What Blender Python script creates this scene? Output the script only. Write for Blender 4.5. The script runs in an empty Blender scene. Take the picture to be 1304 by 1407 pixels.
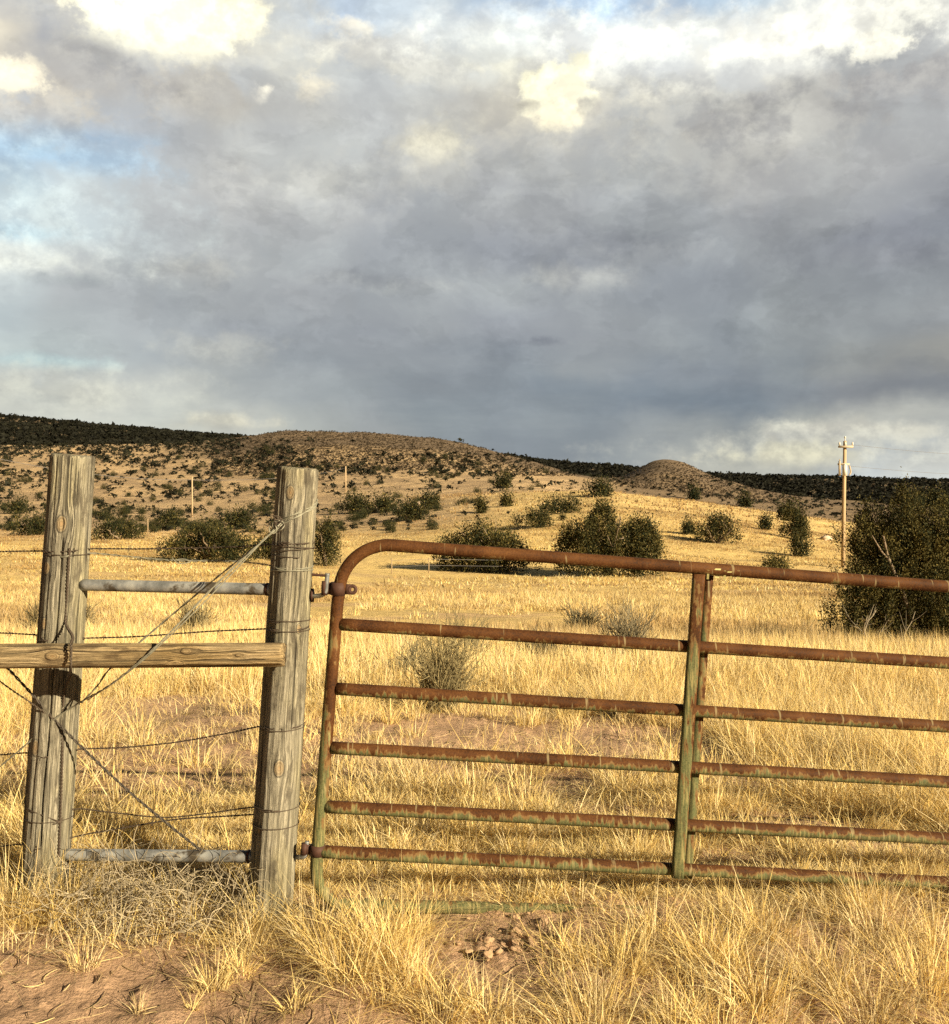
import bpy, math, random
import numpy as np
from mathutils import Vector, Matrix

F, CX, HY, EYE = 1411.0, 652.0, 685.0, 1.55
rng = np.random.default_rng(7)
random.seed(7)
scene = bpy.context.scene
COL = scene.collection
SUN_EL, SUN_AZ = math.radians(22), math.radians(50)      # sun behind the viewer, to the right


def P(u, v, d):
    return np.array(((u - CX) / F * d, d, EYE + (HY - v) / F * d))


# ------------------------------------------------------------------ noise
def _hash(ix, iy, seed):
    n = (ix.astype(np.int64) * 374761393 + iy.astype(np.int64) * 668265263 + seed * 974126177) & 0xffffffff
    n = ((n ^ (n >> 13)) * 1274126177) & 0xffffffff
    n = ((n ^ (n >> 15)) * 2246822519) & 0xffffffff
    n ^= n >> 16
    return n / 4294967296.0


def vnoise(x, y, seed=0):
    x = np.asarray(x, float); y = np.asarray(y, float)
    ix = np.floor(x); iy = np.floor(y)
    fx = x - ix; fy = y - iy
    fx = fx * fx * (3 - 2 * fx); fy = fy * fy * (3 - 2 * fy)
    a = _hash(ix, iy, seed); b = _hash(ix + 1, iy, seed)
    c = _hash(ix, iy + 1, seed); d = _hash(ix + 1, iy + 1, seed)
    return (a + (b - a) * fx) * (1 - fy) + (c + (d - c) * fx) * fy


def fbm(x, y, octv=4, seed=0):
    x = np.asarray(x, float); y = np.asarray(y, float)
    s = 0; a = 0.5; t = 0
    for k in range(octv):
        s = s + a * vnoise(x * 2 ** k + 17.3 * k, y * 2 ** k - 9.1 * k, seed + k)
        t += a; a *= 0.5
    return s / t


def sstep(a, b, x):
    t = np.clip((np.asarray(x, float) - a) / (b - a), 0, 1)
    return t * t * (3 - 2 * t)


# ------------------------------------------------------------------ terrain
UK = np.array([-700, -200, 0, 100, 200, 300, 400, 500, 600, 650, 700, 750, 800, 850, 900, 930, 980, 1050, 1150, 1304, 1600, 2000.])


def zrow(d, **kv):
    """control row: apparent heights at a few bearings -> true heights at distance d"""
    us = np.array([float(k[1:].replace('m', '-')) for k in kv]); vs = np.array(list(kv.values()), float)
    v = np.interp(UK, us, vs)
    return d, EYE + d * (HY - v) / F


def flat(d, zl, zr):
    return d, np.interp(UK, [0, 500, 1304], [zl, (zl + zr) / 2, zr])


ROWS = [flat(0.5, 0, 0), flat(3.9, 0, 0), flat(5.5, -.05, -.05), flat(8, -.17, -.17), flat(12, -.45, -.46), flat(17, -.88, -.92),
        flat(25, -1.35, -1.5), flat(40, -1.9, -2.4), flat(60, -2.1, -3.0),
        zrow(80, _0=750, _300=752, _500=758, _700=752, _850=750, _1000=755, _1150=765, _1304=775),
        zrow(110, _0=736, _300=734, _500=730, _700=716, _850=706, _1000=718, _1150=745, _1304=758),
        zrow(180, _0=712, _300=711, _500=697, _600=690, _700=682, _780=676, _850=677, _900=684, _960=691, _1050=702, _1150=716, _1304=732),
        zrow(240, _0=704, _300=700, _500=688, _600=682, _700=676, _760=676, _850=694, _1000=708, _1150=728, _1304=740),
        zrow(363, _0=690, _200=686, _300=682, _475=674, _600=666, _700=663, _780=672, _850=688, _1000=702, _1150=718, _1304=722),
        zrow(600, _0=655, _200=650, _400=642, _600=638, _700=648, _780=662, _850=664, _900=668, _960=676, _1080=689, _1200=704, _1304=712),
        zrow(900, _m200=606, _0=610, _100=610, _200=610, _290=603, _330=596, _400=588, _450=588, _500=590, _600=599, _650=611, _700=625, _750=640,
             _800=656, _850=660, _880=640, _900=630, _920=629, _940=632, _980=652, _1050=674, _1150=692, _1304=705),
        zrow(1150, _m200=612, _0=616, _400=625, _700=655, _900=672, _1150=690, _1304=700),
        zrow(1800, _m700=560, _m200=562, _0=571, _60=578, _150=585, _220=592, _290=598, _400=606, _600=616, _700=627, _740=633, _800=638,
             _870=644, _930=651, _1000=653, _1050=655, _1150=656, _1230=659, _1304=662, _1600=668),
        zrow(2600, _0=600, _400=630, _800=664, _1304=682), zrow(5000, _0=684, _1304=684), zrow(14000, _0=684.6, _1304=684.6)]
GU = np.arange(-700, 2001, 5.0)
GL = np.linspace(math.log(0.5), math.log(14000), 700)
_dr = np.array([r[0] for r in ROWS])
_tab = np.array([np.interp(GU, UK, r[1]) for r in ROWS])
GZ = np.empty((len(GL), len(GU)))
for j in range(len(GU)):
    GZ[:, j] = np.interp(np.exp(GL), _dr, _tab[:, j])


def _blur(a, s, ax):
    k = np.exp(-0.5 * (np.arange(-int(3 * s), int(3 * s) + 1) / s) ** 2); k /= k.sum(); n = len(k) // 2
    pad = [(0, 0), (0, 0)]; pad[ax] = (n, n)
    b = np.pad(a, pad, mode='edge')
    return np.apply_along_axis(lambda m: np.convolve(m, k, 'valid'), ax, b)


GZ = _blur(_blur(GZ, 2.0, 1), 1.6, 0)


def gz(x, y):
    """height of the ground at world x, y"""
    x = np.asarray(x, float); y = np.asarray(y, float)
    r = np.hypot(x, y)
    ys = np.maximum(y, 0.30 * r) + 1e-6
    u = np.clip(CX + F * x / ys, -699, 1999)
    gl = np.log(np.clip(ys, 0.51, 13900))
    fi = (gl - GL[0]) / (GL[1] - GL[0]); fj = (u - GU[0]) / 5.0
    i = np.clip(fi.astype(int), 0, len(GL) - 2); j = np.clip(fj.astype(int), 0, len(GU) - 2)
    a = fi - i; b = fj - j
    z = (GZ[i, j] * (1 - b) + GZ[i, j + 1] * b) * (1 - a) + (GZ[i + 1, j] * (1 - b) + GZ[i + 1, j + 1] * b) * a
    w = sstep(0.15, 0.5, y / (r + 1e-6))
    z = z * w
    amp1 = np.clip(r / 60, 0, 1)
    z = z + (fbm(x / 1.3, y / 1.3, 3, 3) - .5) * 0.10 * np.clip(1.4 - r / 40, 0.3, 1)
    z = z + (fbm(x / 9, y / 9, 3, 11) - .5) * 0.7 * amp1 * np.clip(r / 30 - .3, 0, 1)
    z = z + (fbm(x / 60, y / 60, 4, 23) - .5) * 7.0 * np.clip((r - 120) / 600, 0, 1)
    near = np.clip(1.3 - r / 13, 0, 1)
    z = z + near * ((fbm(x / .16, y / .16, 3, 31) - .5) * 0.034 + np.maximum(fbm(x / .07, y / .07, 2, 37) - .56, 0) * 0.07)
    return z


_HD = np.exp(np.linspace(math.log(2.0), math.log(2600), 900))


def hit(u, v):
    """first ground point seen along the bearing u, v (both arrays)"""
    u = np.atleast_1d(np.asarray(u, float)); v = np.atleast_1d(np.asarray(v, float))
    best = np.full(len(u), np.nan)
    for s in range(0, len(u), 2000):
        uu = u[s:s + 2000]; vv = v[s:s + 2000]
        X = (uu[:, None] - CX) / F * _HD[None]; Z = EYE + (HY - vv)[:, None] / F * _HD[None]
        below = gz(X, np.broadcast_to(_HD[None], X.shape)) > Z
        k = below.argmax(1); ok = below.any(1) & (k > 0)
        best[s:s + 2000][ok] = _HD[k[ok]]
    return best


def ground_at(u, v):
    d = float(hit(u, v)[0])
    x = (u - CX) / F * d
    return np.array((x, d, float(gz(x, d)))), d


# ------------------------------------------------------------------ mesh helpers
class MB:
    def __init__(self):
        self.V = []; self.L = []; self.S = []; self.C = []; self.n = 0; self.col = False

    def add(self, v, f, c=None):
        """v (N,3); f = array (M,k) or list of such arrays"""
        v = np.asarray(v, float).reshape(-1, 3)
        for a in (f if isinstance(f, list) else [f]):
            a = np.asarray(a, np.int64)
            self.L.append((a + self.n).ravel()); self.S.append(np.full(len(a), a.shape[1], np.int64))
        self.V.append(v); self.n += len(v)
        if c is not None:
            self.col = True
            c = np.asarray(c, float)
            self.C.append(np.broadcast_to(c, (len(v), 3)))
        return self

    def tube(self, pts, r, sides=8, caps=True, c=None, closed=False):
        p = np.asarray(pts, float); n = len(p)
        r = np.broadcast_to(np.asarray(r, float), (n,))
        if closed:
            t = np.roll(p, -1, 0) - np.roll(p, 1, 0)
        else:
            t = np.gradient(p, axis=0)
        t /= np.linalg.norm(t, axis=1)[:, None] + 1e-12
        ref = np.array((0, 0, 1.)) if abs(t[0, 2]) < .9 else np.array((0, 1., 0))
        nn = np.empty_like(p)
        a = ref - t[0] * ref.dot(t[0]); a /= np.linalg.norm(a)
        for i in range(n):
            a = a - t[i] * a.dot(t[i]); a /= np.linalg.norm(a) + 1e-12; nn[i] = a
        bb = np.cross(t, nn)
        ang = np.arange(sides) * 2 * math.pi / sides
        V = p[:, None] + r[:, None, None] * (np.cos(ang)[None, :, None] * nn[:, None] + np.sin(ang)[None, :, None] * bb[:, None])
        V = V.reshape(-1, 3)
        i = np.arange(n if closed else n - 1)[:, None] * sides; k = np.arange(sides)[None]
        k2 = (k + 1) % sides; i2 = (i + sides) % (n * sides)
        q = np.stack(np.broadcast_arrays(i + k, i + k2, i2 + k2, i2 + k), -1).reshape(-1, 4)
        fs = [q]
        if caps and not closed:
            fs += [np.arange(sides)[None, ::-1], (np.arange(sides) + (n - 1) * sides)[None]]
        return self.add(V, fs, c)

    def box(self, c, s, R=None):
        v = np.array([(x, y, z) for x in (-.5, .5) for y in (-.5, .5) for z in (-.5, .5)]) * np.asarray(s)
        if R is not None:
            v = v @ np.asarray(R).T
        return self.add(v + np.asarray(c), np.array([(0, 1, 3, 2), (4, 6, 7, 5), (0, 4, 5, 1), (2, 3, 7, 6), (0, 2, 6, 4), (1, 5, 7, 3)]))

    def build(self, name, m=None, parent=None, smooth=False, origin=None):
        V = np.concatenate(self.V) if self.V else np.zeros((0, 3))
        if origin is not None:
            V = V - np.asarray(origin)
        me = bpy.data.meshes.new(name)
        L = np.concatenate(self.L); S = np.concatenate(self.S)
        me.vertices.add(len(V)); me.vertices.foreach_set('co', V.astype(np.float32).ravel())
        me.loops.add(len(L)); me.loops.foreach_set('vertex_index', L.astype(np.int32))
        me.polygons.add(len(S))
        st = np.zeros(len(S), np.int64); st[1:] = np.cumsum(S)[:-1]
        me.polygons.foreach_set('loop_start', st.astype(np.int32))
        if smooth:
            me.polygons.foreach_set('use_smooth', np.ones(len(S), bool))
        if self.col:
            at = me.color_attributes.new('Col', 'FLOAT_COLOR', 'POINT')
            c4 = np.ones((len(V), 4), np.float32); c4[:, :3] = np.concatenate(self.C)
            at.data.foreach_set('color', c4.ravel())
        me.update(calc_edges=True)
        o = bpy.data.objects.new(name, me); COL.objects.link(o)
        if m is not None:
            me.materials.append(m)
        if parent is not None:
            o.parent = parent
        if origin is not None:
            o.location = origin
        return o


def tag(o, label=None, cat=None, group=None, kind=None):
    if label: o['label'] = label
    if cat: o['category'] = cat
    if group: o['group'] = group
    if kind: o['kind'] = kind
    return o


def empty(name, loc=(0, 0, 0)):
    o = bpy.data.objects.new(name, None); COL.objects.link(o); o.location = loc; o.empty_display_size = .1
    return o


def copy_tree(o, parent=None):
    c = o.copy(); COL.objects.link(c)
    if parent is not None: c.parent = parent
    for ch in list(o.children):
        copy_tree(ch, c)
    return c


def spline(pts, n=12):
    """Catmull-Rom through the points"""
    p = np.asarray(pts, float)
    if len(p) == 2:
        return p[0] + (p[1] - p[0]) * np.linspace(0, 1, n)[:, None]
    q = np.vstack([2 * p[0] - p[1], p, 2 * p[-1] - p[-2]]); out = []
    for i in range(1, len(q) - 2):
        for t in np.linspace(0, 1, n, endpoint=False):
            a, b, c, d = q[i - 1], q[i], q[i + 1], q[i + 2]
            out.append(.5 * (2 * b + (c - a) * t + (2 * a - 5 * b + 4 * c - d) * t * t + (3 * b - a - 3 * c + d) * t ** 3))
    out.append(p[-1])
    return np.array(out)


def resample(p, step):
    p = np.asarray(p); s = np.r_[0, np.cumsum(np.linalg.norm(np.diff(p, axis=0), axis=1))]
    n = max(2, int(s[-1] / step)); t = np.linspace(0, s[-1], n)
    return np.stack([np.interp(t, s, p[:, k]) for k in range(3)], 1)


# ------------------------------------------------------------------ materials
class NT:
    def __init__(self, tree):
        self.t = tree; self.n = tree.nodes; self.l = tree.links

    def new(self, ty, **props):
        nd = self.n.new(ty)
        for k, v in props.items():
            setattr(nd, k, v)
        return nd

    def put(self, sock, val):
        if isinstance(val, bpy.types.NodeSocket):
            self.l.new(val, sock)
        elif isinstance(val, (tuple, list)) and len(val) == 3 and sock.type == 'RGBA':
            sock.default_value = (*val, 1)
        else:
            sock.default_value = val

    def m(self, op, a, b=None, c=None, clamp=False):
        nd = self.new('ShaderNodeMath', operation=op, use_clamp=clamp)
        for k, v in enumerate((a, b, c)):
            if v is not None: self.put(nd.inputs[k], v)
        return nd.outputs[0]

    def vm(self, op, a, b=None, scale=None):
        nd = self.new('ShaderNodeVectorMath', operation=op)
        self.put(nd.inputs[0], a)
        if b is not None: self.put(nd.inputs[1], b)
        if scale is not None: self.put(nd.inputs['Scale'], scale)
        return nd.outputs['Value'] if op in ('LENGTH', 'DISTANCE', 'DOT_PRODUCT') else nd.outputs[0]

    def noise(self, vec, scale=1, detail=4, rough=.55, out='Fac', dist=0.0):
        nd = self.new('ShaderNodeTexNoise')
        self.put(nd.inputs['Vector'], vec); self.put(nd.inputs['Scale'], scale)
        nd.inputs['Detail'].default_value = detail; nd.inputs['Roughness'].default_value = rough; nd.inputs['Distortion'].default_value = dist
        return nd.outputs[out]

    def mapr(self, x, a, b, c=0., d=1., smooth=True):
        nd = self.new('ShaderNodeMapRange', interpolation_type='SMOOTHSTEP' if smooth else 'LINEAR')
        for k, v in zip(range(5), (x, a, b, c, d)): self.put(nd.inputs[k], v)
        return nd.outputs[0]

    def mix(self, f, a, b, mode='MIX'):
        nd = self.new('ShaderNodeMix', data_type='RGBA', blend_type=mode)
        self.put(nd.inputs['Factor'], f); self.put(nd.inputs[6], a); self.put(nd.inputs[7], b)
        return nd.outputs[2]

    def ramp(self, f, stops, interp='LINEAR'):
        nd = self.new('ShaderNodeValToRGB'); cr = nd.color_ramp; cr.interpolation = interp
        while len(cr.elements) < len(stops): cr.elements.new(.5)
        for e, (p, c) in zip(cr.elements, stops):
            e.position = p; e.color = (*c, 1)
        self.put(nd.inputs[0], f)
        return nd.outputs[0]

    def scale(self, vec, s):
        return self.vm('MULTIPLY', vec, tuple(s))

    def xyz(self, vec):
        nd = self.new('ShaderNodeSeparateXYZ'); self.put(nd.inputs[0], vec)
        return nd.outputs[0], nd.outputs[1], nd.outputs[2]

    def comb(self, x, y, z):
        nd = self.new('ShaderNodeCombineXYZ')
        for k, v in enumerate((x, y, z)): self.put(nd.inputs[k], v)
        return nd.outputs[0]


def material(name):
    m = bpy.data.materials.new(name); m.use_nodes = True
    t = NT(m.node_tree)
    b = m.node_tree.nodes['Principled BSDF']; b.inputs['Roughness'].default_value = .85
    b.inputs['Specular IOR Level'].default_value = .25
    return m, t, b


def bump(t, b, h, strength=.5, dist=.01):
    nd = t.new('ShaderNodeBump'); nd.inputs['Strength'].default_value = strength; nd.inputs['Distance'].default_value = dist
    t.put(nd.inputs['Height'], h); t.l.new(nd.outputs[0], b.inputs['Normal'])


def mat_simple(name, c, rough=.8, var=.25, scale=30, metal=0.0):
    m, t, b = material(name)
    co = t.new('ShaderNodeTexCoord').outputs['Object']
    n = t.noise(co, scale, 5, .6)
    t.put(b.inputs['Base Color'], t.mix(n, tuple(x * (1 - var) for x in c), tuple(min(1, x * (1 + var)) for x in c)))
    b.inputs['Roughness'].default_value = rough; b.inputs['Metallic'].default_value = metal
    bump(t, b, n, .3, .004)
    return m


def mat_leafy(name, trans=.25, rough=.7, gain=1.0):
    """colour comes from the leaf's own colour attribute"""
    m, t, b = material(name)
    at = t.new('ShaderNodeAttribute', attribute_name='Col').outputs['Color']
    if gain != 1.0:
        at = t.mix(1.0, at, (gain,) * 3, 'MULTIPLY')
    t.put(b.inputs['Base Color'], at); b.inputs['Roughness'].default_value = rough
    b.inputs['Specular IOR Level'].default_value = .15
    tr = t.new('ShaderNodeBsdfTranslucent'); t.put(tr.inputs['Color'], at)
    mx = t.new('ShaderNodeMixShader'); mx.inputs[0].default_value = trans
    t.l.new(b.outputs[0], mx.inputs[1]); t.l.new(tr.outputs[0], mx.inputs[2])
    t.l.new(mx.outputs[0], m.node_tree.nodes['Material Output'].inputs['Surface'])
    return m


def mat_wood(name, knots, base=(.195, .175, .128), dark=(.065, .055, .039), pale=(.38, .345, .26), tint=(.30, .29, .20)):
    m, t, b = material(name)
    co = t.new('ShaderNodeTexCoord').outputs['Object']
    warp = co; kd = None
    for (kx, ky, kz, kr) in knots:
        dv = t.vm('SUBTRACT', co, (kx, ky, kz))
        d = t.vm('LENGTH', t.scale(dv, (1, 1, .62)))
        g = t.m('POWER', 2.718, t.m('MULTIPLY', t.m('POWER', t.m('DIVIDE', d, kr * 2.0), 2.0), -1.0))
        warp = t.vm('SUBTRACT', warp, t.vm('SCALE', t.scale(dv, (1, 1, 0)), scale=t.m('MULTIPLY', g, .85)))
        dn = t.m('DIVIDE', d, kr)
        kd = dn if kd is None else t.m('MINIMUM', kd, dn)
    wob = t.noise(co, 3.0, 3, .5, 'Color')
    warp = t.vm('ADD', warp, t.vm('SCALE', t.vm('SUBTRACT', wob, (.5, .5, .5)), scale=.018))
    g1 = t.noise(t.scale(warp, (100, 100, 2.2)), 1, 6, .7)
    g2 = t.noise(t.scale(warp, (240, 240, 6)), 1, 5, .7)
    big = t.noise(t.scale(co, (7, 7, 2.0)), 1, 4, .55)
    weather = t.noise(t.scale(co, (20, 20, 7.0)), 1, 5, .65)
    gr = t.m('ADD', t.m('MULTIPLY', g1, .5), t.m('MULTIPLY', g2, .5))
    c = t.ramp(gr, [(.36, dark), (.44, tuple(x * .75 for x in base)), (.495, base), (.58, pale)])
    c = t.mix(t.mapr(big, .42, .66, 0, .55), c, t.mix(1.0, c, tuple(x / max(tint) for x in tint), 'MULTIPLY'))
    c = t.mix(t.mapr(weather, .50, .64, 0, .8), c, tuple(x * 1.25 for x in dark))
    crack = t.noise(t.scale(warp, (85, 85, 1.0)), 1, 2, .5)
    ck = t.mapr(crack, .39, .33, 0, 1)
    c = t.mix(t.m('MULTIPLY', ck, .65), c, tuple(x * .35 for x in dark))
    h = t.m('SUBTRACT', gr, t.m('MULTIPLY', ck, .6))
    if kd is not None:
        wv = t.m('SINE', t.m('MULTIPLY', kd, 17.0))
        kc = t.mix(t.mapr(wv, -.6, .8), (.17, .115, .055), (.27, .195, .10))
        kc = t.mix(t.mapr(kd, .36, .18), kc, (.26, .16, .07))
        c = t.mix(t.m('MULTIPLY', t.mapr(kd, 1.0, .70), .72), c, kc)
        c = t.mix(t.m('MULTIPLY', t.mapr(t.m('ABSOLUTE', t.m('SUBTRACT', kd, 1.0)), .16, .02), .7), c, dark)
        h = t.m('ADD', h, t.m('MULTIPLY', t.mapr(kd, 1.2, .7), .3))
    t.put(b.inputs['Base Color'], c); b.inputs['Roughness'].default_value = .9
    bump(t, b, h, 1.0, .014)
    return m


def mat_gate(name, bias=0.0, lo=-.62, hi=.34):
    m, t, b = material(name)
    tc = t.new('ShaderNodeTexCoord').outputs['Object']
    x, y, z = t.xyz(tc)
    nz = t.xyz(t.new('ShaderNodeNewGeometry').outputs['Normal'])[2]
    streak = t.noise(t.comb(t.m('MULTIPLY', x, 70), t.m('MULTIPLY', y, 12), t.m('MULTIPLY', z, 14)), 1, 4, .6)
    blot = t.noise(tc, 9, 5, .6)
    fine = t.noise(tc, 160, 4, .7)
    # paint survives low on the gate and on the undersides of the rails
    low = t.mapr(z, 1.25, .1, lo, hi, smooth=False)
    nx = t.xyz(t.new('ShaderNodeNewGeometry').outputs['Normal'])[0]
    under = t.m('ADD', t.m('ADD', t.m('MULTIPLY', nz, -.62), t.m('MULTIPLY', nx, -.55)), bias)
    g = t.m('ADD', t.m('ADD', low, under), t.m('ADD', t.m('MULTIPLY', t.m('SUBTRACT', streak, .5), t.mapr(t.noise(tc, 3.5, 3, .6), .36, .64, .6, 3.4)), t.m('MULTIPLY', t.m('SUBTRACT', blot, .5), 1.9)))
    gm = t.mapr(g, -.04, .26)
    rust = t.ramp(t.m('ADD', t.m('MULTIPLY', blot, .5), t.m('MULTIPLY', fine, .5)), [(.36, (.026, .0105, .004)), (.5, (.070, .0275, .0085)), (.64, (.115, .050, .016))])
    st2 = t.noise(t.comb(t.m('MULTIPLY', x, 130), t.m('MULTIPLY', y, 20), t.m('MULTIPLY', z, 9)), 1, 3, .6)
    paint = t.mix(t.mapr(fine, .3, .7), (.055, .066, .027), (.13, .13, .055))
    paint = t.mix(t.m('MULTIPLY', t.mapr(st2, .50, .66), .65), paint, (.30, .24, .10))
    paint = t.mix(t.m('MULTIPLY', t.mapr(st2, .48, .36), .6), paint, (.07, .045, .02))
    c = t.mix(gm, rust, paint)
    edge = t.m('SUBTRACT', t.mapr(g, -.16, -.02), gm)
    c = t.mix(t.m('MULTIPLY', edge, .5), c, (.23, .15, .06))
    scr = t.noise(t.comb(t.m('MULTIPLY', x, 55), t.m('MULTIPLY', y, 4), t.m('MULTIPLY', z, 6)), 1, 2, .5)
    c = t.mix(t.m('MULTIPLY', t.mapr(scr, .64, .70), .5), c, (.30, .25, .13))
    t.put(b.inputs['Base Color'], c)
    t.put(b.inputs['Roughness'], t.mapr(fine, .3, .7, .55, .85))
    b.inputs['Specular IOR Level'].default_value = .12
    bump(t, b, t.m('ADD', fine, t.m('MULTIPLY', blot, .4)), .35, .002)
    return m


def mat_ground(name):
    m, t, b = material(name)
    co = t.new('ShaderNodeTexCoord').outputs['Object']
    at = t.new('ShaderNodeAttribute', attribute_name='Col').outputs['Color']
    x, y, z = t.xyz(co)
    dist = t.vm('LENGTH', co)
    f1 = t.noise(co, 26, 6, .65); f2 = t.noise(co, 2.2, 5, .6); f3 = t.noise(co, .11, 6, .65)
    litter = t.noise(t.scale(co, (60, 60, 60)), 1, 3, .7, dist=1.5)
    nearf = t.mapr(dist, 14, 4)
    c = t.mix(nearf, at, t.mix(1.0, at, t.mix(f1, (.50, .47, .44), (1.42, 1.40, 1.38)), 'MULTIPLY'))
    c = t.mix(t.m('MULTIPLY', t.mapr(litter, .60, .68), t.m('MULTIPLY', nearf, .45)), c, (.52, .38, .17))
    c = t.mix(1.0, c, t.mix(t.mapr(f2, .25, .75), (.78, .78, .78), (1.2, 1.2, 1.2)), 'MULTIPLY')
    c = t.mix(1.0, c, t.mix(t.mapr(f3, .3, .7), (.84, .84, .85), (1.14, 1.13, 1.1)), 'MULTIPLY')
    t.put(b.inputs['Base Color'], c); b.inputs['Roughness'].default_value = .95; b.inputs['Specular IOR Level'].default_value = .1
    hgt = t.m('ADD', t.m('MULTIPLY', f1, .035), t.m('MULTIPLY', t.noise(co, 90, 4, .7), .012))
    hgt = t.m('ADD', hgt, t.m('MULTIPLY', t.mapr(dist, 30, 200, 0, 1), t.m('MULTIPLY', t.noise(co, .35, 6, .7), 1.2)))
    bump(t, b, hgt, .8, 1.0)
    return m


def mat_galv(name):
    m, t, b = material(name)
    co = t.new('ShaderNodeTexCoord').outputs['Object']
    n1 = t.noise(co, 14, 5, .6); n2 = t.noise(co, 90, 4, .6)
    c = t.ramp(n1, [(.34, (.12, .125, .12)), (.5, (.25, .255, .25)), (.66, (.40, .40, .37))])
    c = t.mix(t.mapr(t.noise(co, 9, 5, .6), .56, .64), c, (.09, .075, .055))
    t.put(b.inputs['Base Color'], c); b.inputs['Metallic'].default_value = .35; b.inputs['Roughness'].default_value = .5
    bump(t, b, n2, .2, .002)
    return m


M_GRASS = mat_leafy('dry_grass', .32, .65)
M_LEAF = mat_leafy('juniper_leaf', .12, .75)
M_TWIG = mat_leafy('grey_twig', .0, .9)
M_BARK = mat_simple('juniper_bark', (.20, .15, .10), .95, .35, 20)
M_GROUND = mat_ground('soil')
M_GALV = mat_galv('galvanised_steel')
M_WIRE = mat_simple('rusty_wire', (.07, .052, .036), .6, .4, 60, .2)
M_WIRE_DARK = mat_simple('dark_wire', (.055, .045, .034), .7, .4, 60, .1)
M_WIRE_GREY = mat_simple('grey_wire', (.25, .24, .18), .6, .35, 60, .3)
M_GATE = mat_gate('rusty_green_gate', -.05)
M_FRAME = mat_gate('rusty_green_frame', .10, -.8, .75)
M_UP = mat_gate('rusty_green_upright', .40)
M_RUST = mat_simple('rusted_iron', (.055, .025, .016), .7, .45, 50)
M_POLE = mat_simple('pole_wood', (.40, .29, .17), .85, .2, 3)
M_ARM = mat_simple('pole_arm', (.40, .33, .24), .85, .2, 3)
M_CAN = mat_simple('pole_can', (.55, .52, .46), .5, .1, 3)
M_LINE = mat_simple('power_line', (.16, .15, .15), .6, .1, 3)
M_CLOD = mat_simple('clod_soil', (.36, .235, .135), .95, .35, 45)
M_TPOST = mat_simple('thin_post', (.30, .22, .13), .8, .3, 8)
M_MARK = mat_simple('worn_marking', (.42, .38, .16), .7, .3, 120)

# ------------------------------------------------------------------ terrain sheets
az = np.radians(np.r_[np.linspace(-180, -42, 50)[:-1], np.linspace(-42, -28, 40)[:-1], np.linspace(-28, 28, 560), np.linspace(28, 42, 40)[1:], np.linspace(42, 180, 50)[1:]])
rr = np.exp(np.linspace(math.log(.35), math.log(13500), 900))
AZ, RR = np.meshgrid(az, rr)
TX = RR * np.sin(AZ); TY = RR * np.cos(AZ); TZ = gz(TX, TY)
U = CX + F * TX / np.maximum(TY, .3 * RR)


def soil_colour(x, y, u):
    d = np.hypot(x, y)
    red = np.array((.45, .30, .19)); straw = np.array((.62, .45, .18)); tan = np.array((.47, .335, .185)); tan2 = np.array((.345, .245, .14))
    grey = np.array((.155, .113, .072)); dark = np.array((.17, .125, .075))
    w = sstep(7, 22, d + 5 * (fbm(x / 3, y / 3, 3, 41) - .5))
    bare = sstep(.52, .62, fbm(x / 5, y / 2.2, 4, 47)) * np.clip(1.5 - d / 55, 0, 1)
    w = w * (1 - .55 * bare)
    c = red[None, None] * (1 - w[..., None]) + straw * w[..., None]
    # hillside soil beyond the field
    h = sstep(85, 130, d) * (1 - .85 * sstep(560, 760, u) * (1 - sstep(200, 280, d)))
    k = fbm(x / 16, y / 24, 6, 53)
    hc = tan * (1 - sstep(.4, .6, k)[..., None]) + tan2 * sstep(.4, .6, k)[..., None]
    c = c * (1 - h[..., None]) + hc * h[..., None]
    g = sstep(640, 760, d + 60 * (fbm(x / 40, y / 40, 3, 59) - .5)) * sstep(200, 330, u)
    g = np.maximum(g, sstep(280, 420, d) * sstep(820, 880, u) * .8)
    c = c * (1 - g[..., None]) + grey * g[..., None]
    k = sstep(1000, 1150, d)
    c = c * (1 - k[..., None]) + dark * k[..., None]  # mesa ground coloured darker, standing in for cloud shadow
    return c


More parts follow.
